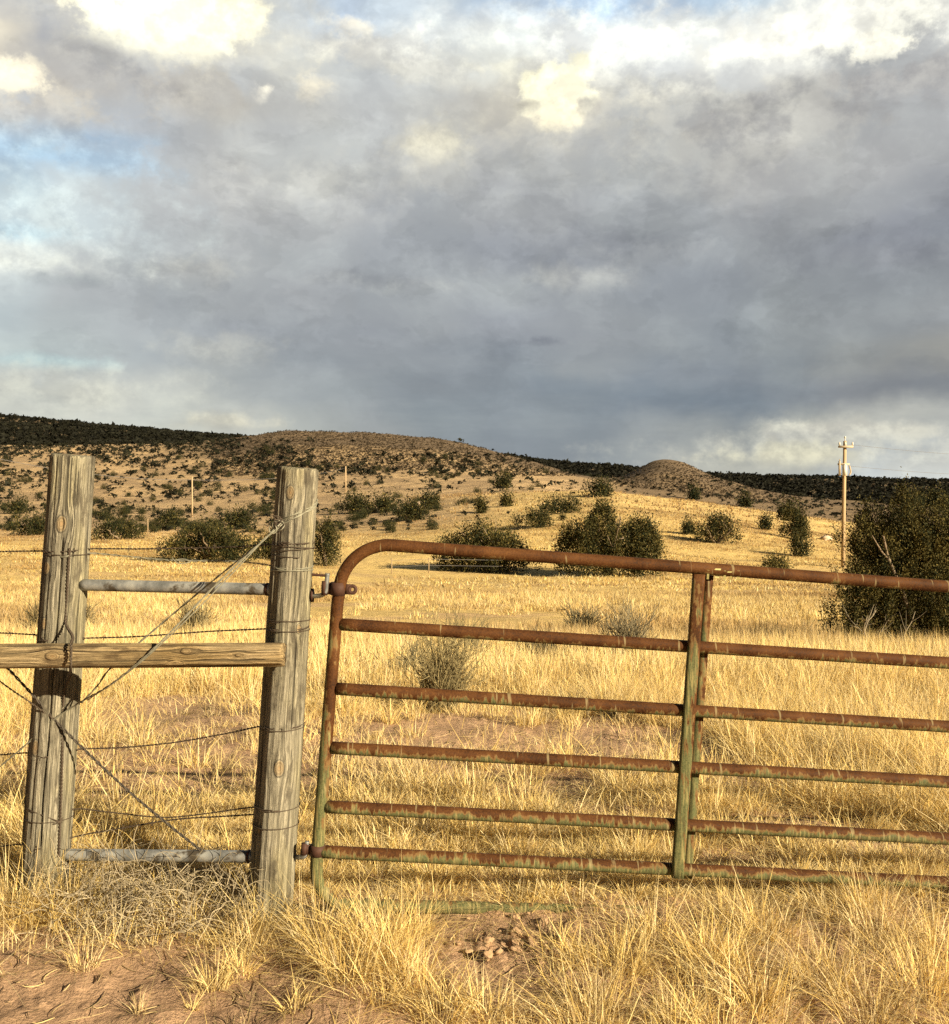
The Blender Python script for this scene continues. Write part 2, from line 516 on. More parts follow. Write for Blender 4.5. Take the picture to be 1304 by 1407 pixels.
TC = soil_colour(TX, TY, U)
nr, na = RR.shape
idx = np.arange(nr * na).reshape(nr, na)
Q = np.stack([idx[:-1, :-1], idx[:-1, 1:], idx[1:, 1:], idx[1:, :-1]], -1).reshape(-1, 4)
midY = .5 * (TY[:-1, :-1] + TY[1:, 1:]).ravel(); midU = .5 * (U[:-1, :-1] + U[1:, 1:]).ravel()
zone = np.zeros(len(Q), int)
zone[(midY > 560) & (midY <= 1100) & (midU <= 818)] = 1
zone[(midY > 560) & (midY <= 1100) & (midU > 818)] = 2
zone[(midY > 1100) & (midY <= 2700)] = 3
allV = np.stack([TX, TY, TZ], -1).reshape(-1, 3); allC = TC.reshape(-1, 3)
for zi, (nm, lb) in enumerate([('ground', 'reddish dirt and straw coloured rangeland rising to tan slopes behind the gate'),
                               ('hill', 'broad rounded grey brown hill behind the fence posts'),
                               ('small_hill', 'small cone shaped hill with a flat top on the horizon'),
                               ('mesa', 'long juniper covered mesa along the horizon, dark with painted cloud shade')]):
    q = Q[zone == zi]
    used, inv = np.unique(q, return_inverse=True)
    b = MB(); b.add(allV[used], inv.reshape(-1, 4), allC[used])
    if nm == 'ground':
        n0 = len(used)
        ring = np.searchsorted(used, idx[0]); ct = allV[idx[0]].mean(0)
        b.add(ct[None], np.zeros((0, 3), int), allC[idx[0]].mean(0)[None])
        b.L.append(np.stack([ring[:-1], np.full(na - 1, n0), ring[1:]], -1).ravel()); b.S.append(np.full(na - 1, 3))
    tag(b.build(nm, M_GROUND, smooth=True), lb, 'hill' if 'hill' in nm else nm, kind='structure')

# ------------------------------------------------------------------ grass
STRAW = np.array([(.83, .64, .25), (.88, .71, .33), (.77, .56, .19), (.85, .71, .40), (.62, .47, .23)])


def blades(b, base, h, ang, lean, curl, w, col, S=3):
    n = len(h)
    t = np.linspace(0, 1, S + 1)
    dr = np.stack([np.cos(ang), np.sin(ang), np.zeros(n)], 1)
    fa = ang + math.pi / 2 + rng.normal(0, .9, n)
    sd = np.stack([np.cos(fa), np.sin(fa), np.zeros(n)], 1)
    T = t[None, :, None]
    hh = h[:, None, None]
    up = T - .55 * curl[:, None, None] * T ** 2
    out = lean[:, None, None] * T + .65 * curl[:, None, None] * T ** 2
    c = base[:, None] + hh * (out * dr[:, None] + up * np.array((0, 0, 1.)))
    wt = (w[:, None] * (1 - t[None] ** 1.5) * .5)[..., None]
    A = c - sd[:, None] * wt; B = c + sd[:, None] * wt
    k = 2 * S + 1
    V = np.empty((n, k, 3)); V[:, 0:2 * S:2] = A[:, :S]; V[:, 1:2 * S:2] = B[:, :S]; V[:, 2 * S] = c[:, S]
    o = (np.arange(n) * k)[:, None, None]
    fs = []
    if S > 1:
        q = np.array([(2 * i, 2 * i + 1, 2 * i + 3, 2 * i + 2) for i in range(S - 1)])
        fs.append((o + q[None]).reshape(-1, 4))
    fs.append((o[:, 0] + np.array((2 * S - 2, 2 * S - 1, 2 * S))).reshape(-1, 3))
    b.add(V.reshape(-1, 3), fs, np.repeat(col, k, 0))


def tufts(b, x, y, n_bl, hgt, rad, wid, S=3, spread=.5, curl=.6, pale=0.0):
    """x, y, hgt, rad per tuft; n_bl blades each"""
    nt = len(x)
    n_bl = np.broadcast_to(n_bl, (nt,)).astype(int)
    ti = np.repeat(np.arange(nt), n_bl); n = len(ti)
    a = rng.uniform(0, 2 * math.pi, n); r = np.sqrt(rng.uniform(0, 1, n)) * rad[ti]
    bx = x[ti] + r * np.cos(a); by = y[ti] + r * np.sin(a)
    ang = a + rng.normal(0, .7, n)
    lean = np.abs(rng.normal(0, spread, n)) * (.35 + .65 * r / rad[ti])
    cu = np.clip(rng.gamma(1.3, curl / 1.3, n), 0, 1.5)
    h = hgt[ti] * rng.uniform(.35, 1.12, n)
    base = np.stack([bx, by, gz(bx, by) - .012], 1)
    ci = (rng.integers(0, len(STRAW), nt)[ti] * .6 + rng.integers(0, len(STRAW), n) * .4).round().astype(int)
    col = STRAW[np.clip(ci, 0, 4)] * rng.uniform(.78, 1.16, n)[:, None] * rng.uniform(.86, 1.1, nt)[ti][:, None]
    old = rng.uniform(0, 1, n) < .11
    col[old] = np.array((.38, .29, .17)) * rng.uniform(.6, 1.1, old.sum())[:, None]
    dd = np.hypot(bx, by)
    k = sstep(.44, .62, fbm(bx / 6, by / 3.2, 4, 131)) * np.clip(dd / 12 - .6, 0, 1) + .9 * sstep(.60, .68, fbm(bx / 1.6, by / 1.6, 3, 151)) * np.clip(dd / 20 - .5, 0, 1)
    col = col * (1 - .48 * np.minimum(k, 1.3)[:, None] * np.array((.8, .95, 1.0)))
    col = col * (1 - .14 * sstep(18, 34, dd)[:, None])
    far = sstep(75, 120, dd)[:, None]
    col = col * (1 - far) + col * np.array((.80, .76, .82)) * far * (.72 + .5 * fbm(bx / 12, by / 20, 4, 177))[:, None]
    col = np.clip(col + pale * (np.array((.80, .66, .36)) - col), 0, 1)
    w = wid * rng.uniform(.6, 1.25, n)
    blades(b, base, h, ang, lean, cu, w, col, S)


def patch(x, y):
    """how much grass grows here, 0..1"""
    d = np.hypot(x, y)
    p = sstep(.40, .55, fbm(x / 1.1 + 3, y / 1.1, 4, 61))
    p2 = sstep(.36, .56, fbm(x / 4.5, y / 2.6, 3, 67))
    return np.where(d < 9.5, p * (.35 + .65 * p2), np.clip(.35 + .65 * p2, 0, 1) * (.45 + .55 * p))


# bare soil seen in the photo: centre (bearing, row), half size in the same units
BARE = [(120, 1430, 300, 105), (250, 1335, 130, 30), (350, 1440, 120, 60), (705, 1318, 80, 58), (390, 1390, 120, 30), (620, 1265, 60, 22), (740, 1370, 55, 32),
        (190, 1065, 210, 52), (60, 1040, 90, 44), (230, 985, 110, 14), (640, 1012, 130, 24), (880, 1030, 100, 24), (700, 1085, 120, 22), (1080, 1075, 140, 20), (860, 1120, 90, 18), (1100, 1135, 110, 18),
        (1000, 1040, 50, 12), (1240, 1165, 120, 18), (1010, 1175, 60, 14), (590, 1130, 60, 14), (1290, 1240, 40, 18), (960, 1270, 28, 14), (930, 1375, 60, 18)]


def bare(x, y):
    y2 = np.maximum(y, .5)
    u = CX + F * x / y2; v = HY + F * (EYE - gz(x, y)) / y2
    k = np.zeros_like(u)
    wob = (fbm(x * 2.2, y * 2.2, 3, 71) - .5) * 1.1
    for (a, c, e, f) in BARE:
        k = np.maximum(k, sstep(1.25, .75, np.hypot((u - a) / e, (v - c) / f) + wob))
    return k


def scatter(n, d0, d1, power=1.0, margin=1.12):
    """points over the visible wedge, evenly over the ground"""
    d = np.sqrt(rng.uniform(d0 * d0, d1 * d1, n)) if power == 1 else np.exp(rng.uniform(math.log(d0), math.log(d1), n))
    t = rng.uniform(-1, 1, n) * (652 / F * margin) + 0
    return d * t, d


gb = MB()
# foreground bunches
x, y = scatter(3000, 2.45, 5.2)
k = (rng.uniform(0, 1, len(x)) < (.06 + .94 * patch(x, y)) * (1 - .97 * bare(x, y)))
x, y = x[k], y[k]
tufts(gb, x, y, rng.integers(45, 110, len(x)), rng.uniform(.09, .24, len(x)), rng.uniform(.03, .10, len(x)), .0032, 4, .62, 1.0)
# thick mat of fine curly grass between them
x, y = scatter(8000, 2.45, 5.6)
k = (rng.uniform(0, 1, len(x)) < (.10 + .80 * patch(x + .5, y)) * (1 - bare(x, y)))
x, y = x[k], y[k]
tufts(gb, x, y, rng.integers(24, 54, len(x)), rng.uniform(.07, .18, len(x)), rng.uniform(.05, .15, len(x)), .0029, 4, .95, 1.3, pale=.12)
# dead blackened stubs on the bare soil
x, y = scatter(2600, 2.6, 10.5)
k = rng.uniform(0, 1, len(x)) < (.10 + .5 * bare(x, y)) * sstep(.45, .6, fbm(x * 1.5, y * 1.5, 3, 141)); x, y = x[k], y[k]
STRAW_KEEP = STRAW; STRAW = np.array([(.20, .14, .07), (.13, .09, .05), (.30, .22, .11), (.16, .12, .07), (.24, .17, .09)])
tufts(gb, x, y, rng.integers(14, 40, len(x)), rng.uniform(.04, .11, len(x)), rng.uniform(.03, .09, len(x)), .0048, 3, .9, 1.0)
STRAW = STRAW_KEEP
# bunches picked out in the photo: base bearing, base row, height in rows, blades
for (u, v, hp, nb, ra) in [(20, 1262, 190, 150, .10), (85, 1250, 165, 120, .09), (115, 1330, 95, 60, .05), (190, 1392, 60, 26, .015), (290, 1360, 100, 90, .06),
                           (265, 1390, 70, 22, .015), (330, 1335, 90, 70, .05), (372, 1275, 120, 130, .09), (350, 1300, 105, 90, .06), (440, 1300, 165, 170, .10), (480, 1345, 175, 180, .10),
                           (535, 1300, 170, 190, .11), (560, 1345, 120, 130, .09), (610, 1400, 130, 130, .09), (670, 1400, 120, 120, .08), (600, 1230, 100, 160, .13),
                           (700, 1235, 85, 140, .12), (780, 1240, 80, 120, .12), (850, 1330, 130, 160, .11), (900, 1290, 120, 150, .11), (820, 1395, 150, 170, .11),
                           (980, 1330, 140, 170, .12), (1060, 1290, 125, 150, .11), (1040, 1390, 160, 170, .12), (1130, 1350, 150, 170, .12), (1210, 1300, 140, 160, .11),
                           (1200, 1400, 160, 170, .12), (1280, 1370, 150, 170, .12), (1290, 1300, 120, 120, .10), (405, 1385, 70, 60, .05), (940, 1400, 110, 110, .09)]:
    p, d = ground_at(u, v)
    tufts(gb, np.array([p[0]]), np.array([p[1]]), int(nb * 1.5), np.array([hp / F * d * .78]), np.array([ra * .9]), .0031, 5, .5, .95, pale=.1)
# thin fuzz of short fine blades, also over the broken soil behind the gate
x, y = scatter(9000, 4.2, 13)
k = rng.uniform(0, 1, len(x)) < (.25 + .6 * fbm(x * 1.3, y * 1.3, 3, 171)) * (1 - .82 * bare(x, y)); x, y = x[k], y[k]
tufts(gb, x, y, rng.integers(10, 26, len(x)), rng.uniform(.07, .22, len(x)), rng.uniform(.05, .18, len(x)), .0042, 3, .6, .8, pale=.15)
# long pale stalks
x, y = scatter(620, 2.6, 7)
k = (rng.uniform(0, 1, len(x)) < patch(x, y) * (1 - bare(x, y)))
x, y = x[k], y[k]
tufts(gb, x, y, rng.integers(2, 6, len(x)), rng.uniform(.3, .52, len(x)), np.full(len(x), .04), .0032, 4, .32, .22, pale=.5)
# between the gate and ten metres
x, y = scatter(5600, 4.4, 10.5)
k = (rng.uniform(0, 1, len(x)) < (.03 + .97 * patch(x, y) ** 1.4) * (1 - .88 * bare(x, y)))
x, y = x[k], y[k]
tufts(gb, x, y, rng.integers(30, 75, len(x)), rng.uniform(.14, .42, len(x)), rng.uniform(.05, .15, len(x)), .0048, 3, .5, .75, pale=.08)
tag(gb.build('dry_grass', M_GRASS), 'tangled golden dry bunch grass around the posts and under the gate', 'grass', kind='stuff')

fb = MB()
x, y = scatter(9500, 9.5, 19)
k = rng.uniform(0, 1, len(x)) < patch(x, y); x, y = x[k], y[k]
tufts(fb, x, y, rng.integers(26, 50, len(x)), rng.uniform(.22, .50, len(x)), rng.uniform(.08, .22, len(x)), .010, 2, .30, .35, pale=.22)
x, y = scatter(16000, 18, 42)
k = rng.uniform(0, 1, len(x)) < patch(x / 2, y / 3.5); x, y = x[k], y[k]
tufts(fb, x, y, rng.integers(14, 26, len(x)), rng.uniform(.14, .36, len(x)), rng.uniform(.15, .5, len(x)), .019, 2, .5, .45, pale=.15)
x, y = scatter(42000, 40, 125)
k = rng.uniform(0, 1, len(x)) < patch(x / 5, y / 9); x, y = x[k], y[k]
tufts(fb, x, y, rng.integers(5, 10, len(x)), rng.uniform(.12, .34, len(x)), rng.uniform(.3, .9, len(x)), .045, 2, .8, .7)
x, y = scatter(9000, 120, 260)
uu = CX + F * x / y
k = (uu > 560) & (rng.uniform(0, 1, len(x)) < patch(x / 8, y / 14)); x, y = x[k], y[k]
tufts(fb, x, y, rng.integers(4, 8, len(x)), rng.uniform(.3, .6, len(x)), rng.uniform(.3, .9, len(x)), .14, 2, .5, .4)
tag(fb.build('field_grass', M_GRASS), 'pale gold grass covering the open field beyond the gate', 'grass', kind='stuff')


# dead stalks lying on the soil
lb = MB()
x, y = scatter(2600, 2.5, 7.5)
k = rng.uniform(0, 1, len(x)) < .25 + .75 * bare(x, y); x, y = x[k], y[k]
for px, py in zip(x, y):
    a = rng.uniform(0, 6.283); L = rng.gamma(2.2, .035); tt = np.linspace(-.5, .5, 5)
    qx = px + np.cos(a + tt * rng.normal(0, .8)) * L * tt; qy = py + np.sin(a + tt * rng.normal(0, .8)) * L * tt
    lb.tube(np.stack([qx, qy, gz(qx, qy) + .003 + abs(rng.normal(0, .004))], 1), np.array((.0008, .0014, .0015, .0013, .0007)) * rng.uniform(.8, 1.5), 3, False,
            np.array([(.55, .42, .20), (.30, .22, .12), (.12, .085, .05), (.40, .30, .16)][rng.integers(0, 4)]) * rng.uniform(.7, 1.2))
tag(lb.build('plant_litter', M_TWIG), 'broken dead stalks littering the bare reddish soil', 'litter', kind='stuff')

# ------------------------------------------------------------------ posts and rail
class Post:
    def __init__(self, top, bot, d, r0, r1):
        self.d = d; self.B = P(*bot, d); self.T = P(*top, d)
        self.len = np.linalg.norm(self.T - self.B); self.a = (self.T - self.B) / self.len
        self.r0, self.r1 = r0, r1; self.vt, self.vb = top[1], bot[1]

    def s(self, v): return (self.vb - v) / (self.vb - self.vt) * self.len

    def rad(self, v): return self.r0 + (self.r1 - self.r0) * self.s(v) / self.len

    def pt(self, v, f, out=.003, dv=0.):
        """on the surface facing the road: f = -1 left edge .. 1 right edge; |f|>1 goes round the back"""
        c = self.B + self.a * self.s(v + dv); th = f * math.pi / 2
        r = self.rad(v) + out
        return c + np.array((math.sin(th) * r, -math.cos(th) * r, 0))

    def wrap(self, v0, v1, turns, f0=0., n=28):
        tt = np.linspace(0, 1, int(n * turns) + 2)
        return np.array([self.pt(v0 + (v1 - v0) * t, f0 + t * turns * 4) for t in tt])


def wood_mesh(L, r0, r1, seed, cracks, na=120, nz=160, sway=.004):
    th = np.arange(na) * 2 * math.pi / na; zz = np.linspace(0, L, nz)
    TH, Z = np.meshgrid(th, zz)
    R = r0 + (r1 - r0) * Z / L
    g = np.zeros_like(R)
    for k, (fa, fz, am) in enumerate([(3, .8, .010), (14, 1.2, .005), (42, 2.0, .0034), (90, 6.0, .0018)]):
        xx = np.cos(TH) * fa / 2 + 40; yy = np.sin(TH) * fa / 2 + 40 + Z * fz * .6
        g += (vnoise(xx, yy + 0.0, seed + k) - .5) * am * 1.0
    for (c0, w, dep, z0, z1) in cracks:
        ca = c0 + (vnoise(Z * 4, Z * 0, seed + 9) - .5) * .10
        dd = np.angle(np.exp(1j * (TH - ca)))
        g -= dep * np.exp(-(dd / w) ** 2) * sstep(z0, z0 + .12, Z) * (1 - sstep(z1 - .12, z1, Z))
    R = R + g
    ox = (vnoise(Z * 1.6, Z * 0, seed + 5) - .5) * sway; oy = (vnoise(Z * 1.6, Z * 0 + 5, seed + 6) - .5) * sway
    V = np.stack([R * np.cos(TH) + ox, R * np.sin(TH) + oy, Z], -1)
    V[-1, :, 2] += (vnoise(np.cos(th) * 3 + 9, np.sin(th) * 3 + 9, seed + 7) - .5) * .012
    V[-1, :, :2] *= .965
    i = np.arange(nz - 1)[:, None] * na; k = np.arange(na)[None]; k2 = (k + 1) % na
    q = np.stack([i + k, i + k2, i + na + k2, i + na + k], -1).reshape(-1, 4)
    VV = V.reshape(-1, 3)
    b = MB()
    topc = len(VV); VV = np.vstack([VV, V[-1].mean(0) + (0, 0, .003), V[0].mean(0)])
    tf = np.stack([np.full(na, topc), (nz - 1) * na + np.arange(na), (nz - 1) * na + (np.arange(na) + 1) % na], -1)
    bf = np.stack([np.full(na, topc + 1), (np.arange(na) + 1) % na, np.arange(na)], -1)
    return b.add(VV, [q, tf, bf])


def align(o, base, axis):
    q = Vector((0, 0, 1)).rotation_difference(Vector(axis))
    o.rotation_mode = 'QUATERNION'; o.rotation_quaternion = q; o.location = base


PR = Post((410, 643), (371, 1262), 3.85, .0835, .0745)
PL = Post((101, 626), (58, 1262), 4.02, .0895, .0800)


def knot(post, v, f, r):
    th = f * math.pi / 2; R = post.rad(v)
    return (math.sin(th) * R, -math.cos(th) * R, post.s(v), r)


FR = -math.pi / 2     # angle of the face towards the road
o = wood_mesh(PR.len, PR.r0, PR.r1, 5, [(FR + .75, .035, .012, .9, 1.7), (FR - .95, .05, .014, .1, 1.2), (FR + .15, .025, .006, 0, .8), (FR + .35, .02, .006, .5, 1.69)]).build(
    'fence_post', mat_wood('post_wood', [knot(PR, 677, -.1, .017), knot(PR, 1048, .1, .020), knot(PR, 1135, -.45, .012), knot(PR, 860, .45, .012)]), smooth=True)
align(o, PR.B, PR.a); post_r = tag(o, 'weathered grey wooden post that carries the hinges of the rusty gate', 'fence post', 'fence posts')
o = wood_mesh(PL.len, PL.r0, PL.r1, 29, [(FR + .1, .035, .022, .25, 1.55), (FR + .42, .03, .012, .8, 1.75), (FR + .65, .02, .010, 1.0, 1.82), (FR - .4, .025, .006, .2, .9)]).build(
    'fence_post', mat_wood('post_wood_old', [knot(PL, 719, .02, .021), knot(PL, 780, -.42, .017), knot(PL, 1022, -.32, .020), knot(PL, 855, -.35, .015), knot(PL, 655, -.55, .012)],
                           base=(.185, .167, .122)), smooth=True)
align(o, PL.B, PL.a); post_l = tag(o, 'cracked wooden post at the far left, standing behind the horizontal wooden rail', 'fence post', 'fence posts')

DB = 3.725
a0 = P(-190, 903, DB); a1 = P(390, 897.5, DB)
L = np.linalg.norm(a1 - a0)


def railknot(u, v, r):
    s = (u + 190) / 580 * L; dz = (900 - v) / F * DB
    return (-dz, -.045, s, r) if False else (dz, -.046, s, r)


o = wood_mesh(L, .046, .043, 61, [(-math.pi / 2 + .3, .05, .006, 0, L), (-math.pi / 2 - .5, .03, .005, .3, L)], na=80, nz=160, sway=.012).build('wooden_rail', None, smooth=True)
ax = (a1 - a0) / L
# local z along the rail, local y away from the road, local x up or down
zc = Vector(ax); yc = Vector((0, 1, 0)); yc = (yc - zc * yc.dot(zc)).normalized(); xc = yc.cross(zc)
M = Matrix((xc, yc, zc)).transposed().to_4x4()
sx = 1 if xc.z > 0 else -1
kn = [(sx * dz, -.043, s, r) for (dz, s, r) in [((900 - v) / F * DB, (u + 190) / 580 * L, r) for (u, v, r) in [(78, 899, .016), (260, 893, .014), (245, 911, .009), (330, 901, .008)]]]
o.data.materials.append(mat_wood('rail_wood', kn, base=(.235, .175, .092), dark=(.08, .053, .026), pale=(.44, .335, .19), tint=(.36, .31, .2)))
M.translation = Vector(a0); o.matrix_world = M
tag(o, 'round horizontal wooden rail spanning in front of the two posts', 'rail')

# galvanised brace pipes between the posts
for (va, vb, lab) in [(803, 810, 'upper galvanised steel pipe bracing the two wooden posts apart'),
                      (1172, 1177, 'lower galvanised pipe between the posts, half buried in dry brush')]:
    pa = PL.pt(va, 1.0, -.012); pb = PR.pt(vb, -1.0, -.012)
    pa = pa + (0, -.02, 0); pb = pb + (0, .0, 0)
    b = MB(); b.tube(resample(np.array([pa, pb]), .03), .0225, 20)
    o = b.build('brace_pipe', M_GALV, smooth=False, origin=(pa + pb) / 2)
    for pl in o.data.polygons: pl.use_smooth = len(pl.vertices) == 4
    tag(o, lab, 'pipe', 'brace pipes between the posts')
    e = MB(); ee = pb - (pb - pa) / np.linalg.norm(pb - pa) * .018
    e.tube(np.array([ee - (pb - pa) * .012, ee]), .0245, 20)
    e.build('collar', M_RUST, o, origin=None)
    o.children[0].location = -(Vector((pa + pb) / 2))

# ------------------------------------------------------------------ wires
bm_ = MB()
for s in (-1, 1):
    bm_.tube(np.array([(-.002 * s, -.014, -.006 * s), (.002, -.004, 0), (.002, .004, 0), (.002 * s, .013, .007 * s)]), .0011, 4)
bm_.tube(np.array([(0, 0, -.013), (-.002, .001, 0), (0, -.003, .013)]), .0011, 4)
bm_.tube(np.array([(.003 * math.cos(a), .0, .003 * math.sin(a)) for a in np.linspace(0, 12.5, 20)]) + np.linspace(-.004, .004, 20)[:, None] * np.array((1, 0, 0)), .001, 4)
BARB = bm_.build('barb', M_WIRE); BARB_ME = BARB.data
bpy.data.objects.remove(BARB)


def wire(name, pts, label, cat, m, r=.0018, twist=.0019, barbs=0.0, pitch=.035, extra=(), n=10, group=None):
    b = MB()
    p = resample(spline(pts, n), .006 if twist else .02)
    o0 = p[0].copy()
    if twist:
        s = np.r_[0, np.cumsum(np.linalg.norm(np.diff(p, axis=0), axis=1))]
        t = np.gradient(p, axis=0); t /= np.linalg.norm(t, axis=1)[:, None]
        a = np.cross(t, (0, 1, 0)); a /= np.linalg.norm(a, axis=1)[:, None] + 1e-9; c = np.cross(t, a)
        for ph in (0, math.pi):
            q = p + twist * (np.cos(s / pitch * 6.283 + ph)[:, None] * a + np.sin(s / pitch * 6.283 + ph)[:, None] * c)
            b.tube(q, r, 5)
    else:
        b.tube(p, r, 6)
    for e in extra:
        b.tube(resample(e, .008), r, 5)
    o = b.build(name, m, origin=o0)
    tag(o, label, cat, group)
    if barbs:
        s = np.r_[0, np.cumsum(np.linalg.norm(np.diff(p, axis=0), axis=1))]
        for q in np.arange(barbs * .5, s[-1], barbs):
            i = int(np.searchsorted(s, q)); i = min(max(i, 1), len(p) - 1)
            k = bpy.data.objects.new('barb', BARB_ME); COL.objects.link(k); k.parent = o
            k.location = p[i] - o0; k.rotation_euler = (random.uniform(0, 6), random.uniform(-.3, .3), math.atan2(p[i][1] - p[i - 1][1], p[i][0] - p[i - 1][0]))
    return o


G = 'barbed wires strung across the two posts'
dl, dm = PL.d, 3.93
wire('barbed_wire', [P(-70, 761, 4.3), P(0, 758, 4.1), PL.pt(757, -1.0), PL.pt(757, -.4), PL.pt(756, .4), PL.pt(754, 1.0), P(200, 754, 4.0), P(320, 751.5, dm), PR.pt(748, -1.0), PR.pt(747, -.3), PR.pt(746, .4), PR.pt(745, 1.0)],
     'topmost barbed wire, passing just above the upper pipe', 'barbed wire', M_WIRE, barbs=.12, extra=[PL.wrap(760, 764, 1.2, -1.2), PR.wrap(747, 765, 1.3, -.9), PR.wrap(757, 744, 1.2, -.8)], group=G)
wire('fence_wire', [PL.pt(763, -1.0), PL.pt(763, .2), PL.pt(760, 1.0), P(180, 765, 4.0), P(240, 770, 3.98), P(320, 771, 3.95), PR.pt(777, -1.0), PR.pt(779.5, -.3), PR.pt(780, .5), PR.pt(778, 1.0)],
     'smooth double wire looped from post to post just above the upper pipe', 'wire', M_WIRE_GREY, twist=.0022, pitch=.09,
     extra=[PR.wrap(782, 784, 1.1, -1.0), spline([P(236, 766, 3.97), P(245, 774, 3.96), P(262, 772, 3.97), P(252, 768, 3.98), P(238, 770, 3.97)], 8)])
wire('barbed_wire', [P(-70, 866, 4.3), P(0, 869.5, 4.1), PL.pt(873, -1.0), PL.pt(876, -.2), PL.pt(877, 1.0), P(190, 874.5, 3.99), P(280, 868, 3.95), PR.pt(864, -1.0), PR.pt(862.5, -.4), PR.pt(862, .5), PR.pt(860, .9)],
     'barbed wire running just above the horizontal wooden rail', 'barbed wire', M_WIRE, barbs=.12, extra=[PR.wrap(850, 853, 1.2, -1.0), PR.wrap(864, 866, 1.1, -1.1)], group=G)
wire('barbed_wire', [P(-70, 1042, 4.3), P(0, 1037, 4.1), PL.pt(1034.5, -1.0), PL.pt(1033, 0), PL.pt(1030, 1.0), P(170, 1027, 4.0), P(240, 1020, 3.97), P(310, 1008, 3.92), PR.pt(998, -1.0), PR.pt(995.5, -.3), PR.pt(995, .5), PR.pt(993, 1.0)],
     'sagging barbed wire between the wooden rail and the lowest wires', 'barbed wire', M_WIRE, barbs=.12, extra=[PR.wrap(999, 996, 1.2, -1.0)], group=G)
wire('barbed_wire', [P(-70, 1172, 4.3), P(0, 1163, 4.1), PL.pt(1160, -1.0), PL.pt(1156, 0), PL.pt(1151, 1.0), P(160, 1139, 4.0), P(240, 1126, 3.97), P(300, 1122, 3.92), PR.pt(1119, -1.0)],
     'lowest barbed wire, climbing from the grass at left to the gate post', 'barbed wire', M_WIRE, barbs=.12, extra=[PR.wrap(1107, 1104, 1.25, -1.0), PR.wrap(1130, 1131, 1.2, -1.0)], group=G)
wire('fence_wire', [PL.pt(1124, -1.0), PL.pt(1124, .4), PL.pt(1112, 1.0), P(150, 1116, 4.0), P(225, 1123, 3.97), P(290, 1117, 3.93), PR.pt(1109, -1.0), PR.pt(1106, 0), PR.pt(1103, .8)],
     'thin plain wire tied low round both posts, crossing the lowest barbed wire', 'wire', M_WIRE, twist=.0014,
     extra=[spline([PL.pt(1104, -.6), PL.pt(1106, -.2), PL.pt(1116, .3), PL.pt(1124, .6)], 8), PL.wrap(1120, 1124, 1.1, -1.0)])
# diagonal brace strands
FB = DB - .052
knotp = P(383, 722, 3.735)
for i, (pts, lab, tw) in enumerate([
    ([PR.pt(686, 1.05), PR.pt(694, .72), PR.pt(708, 0), PR.pt(718, -.6), knotp, P(300, 800, 3.70), P(235, 868, FB), P(195, 906, FB), P(150, 942, 3.75), P(108, 966, 3.90), P(70, 992, 3.94), P(30, 1028, 3.98), P(-40, 1086, 4.1)],
     'grey brace wire slanting down from the gate post, passing in front of the wooden rail', .0022),
    ([PR.pt(690, 1.05), PR.pt(698, .72), PR.pt(712, .05), PR.pt(722, -.55), knotp + (0, -.004, -.008), P(290, 800, 3.78), P(190, 884, 3.84), P(150, 920, 3.86), P(134, 942, 3.87), P(112, 966, 3.91)],
     'grey brace wire slanting down from the gate post, passing behind the wooden rail', .0020),
    ([PR.pt(688, 1.05), PR.pt(700, .55), PR.pt(716, -.1), PR.pt(727, -.7), knotp + (0, .006, .006), P(320, 787, 3.71), P(262, 846, FB - .004), P(205, 900, FB - .004), P(165, 932, 3.72), P(120, 962, 3.88)],
     'slack grey brace wire, lower strand of the slanting bundle over the rail', 0)]):
    ex = []
    if i == 0:
        ex = [spline([knotp + np.array((math.cos(a) * .022, -.008 + .01 * math.sin(2 * a), math.sin(a) * .018)) for a in np.linspace(0, 6.2, 9)], 6),
              spline([knotp + np.array((-.02 + math.cos(a) * .014, -.006, -.014 + math.sin(a) * .016)) for a in np.linspace(1, 8, 9)], 6)]
    wire('brace_wire', pts, lab, 'wire', M_WIRE_GREY, r=.0021, twist=tw, pitch=.11, extra=ex, group='diagonal brace wires on the gate post')
kt = MB()
for q in range(9):
    c = knotp + rng.normal(0, .008, 3)
    kt.tube(spline([c + np.array((math.cos(a + q), .5 * math.sin(2 * a + q), math.sin(a))) * rng.uniform(.008, .019) for a in np.linspace(0, 5.6, 8)], 5), .0017, 5)
tag(kt.build('wire_knot', M_WIRE, origin=knotp), 'dark tangled wire knot on the slanting strands beside the gate post', 'wire knot')
wire('brace_wire', [P(-60, 846, 3.86), P(0, 907, 3.90), P(45, 955, 3.93), P(74, 988, 3.94), P(118, 1032, 3.93), P(180, 1090, 3.92), P(240, 1140, 3.90), P(290, 1180, 3.88), P(300, 1195, 3.87)],
     'dark twisted brace wire slanting down to the right across the far left post', 'wire', M_WIRE_DARK, r=.003, twist=.003, pitch=.06, group='diagonal brace wires on the far left post')
wire('brace_wire', [P(-60, 885, 3.88), P(0, 936, 3.91), P(40, 964, 3.93), P(76, 989, 3.937)],
     'short brace wire joining the dark twisted one in front of the far left post', 'wire', M_WIRE, r=.0018, twist=.002, group='diagonal brace wires on the far left post')
wire('twisted_wire', [PL.pt(752, .30), PL.pt(800, .31), PL.pt(850, .33, .004), P(99.5, 874, 3.80), P(98, 884, 3.672), P(97.5, 900, 3.664), P(97, 917, 3.672), P(96, 928, 3.82), PL.pt(955, .40, .004), PL.pt(1040, .48), PL.pt(1100, .52), PL.pt(1170, .56)],
     'dark twisted wire hanging straight down the face of the far left post', 'wire', M_WIRE, r=.0028, twist=.0036, pitch=.028)

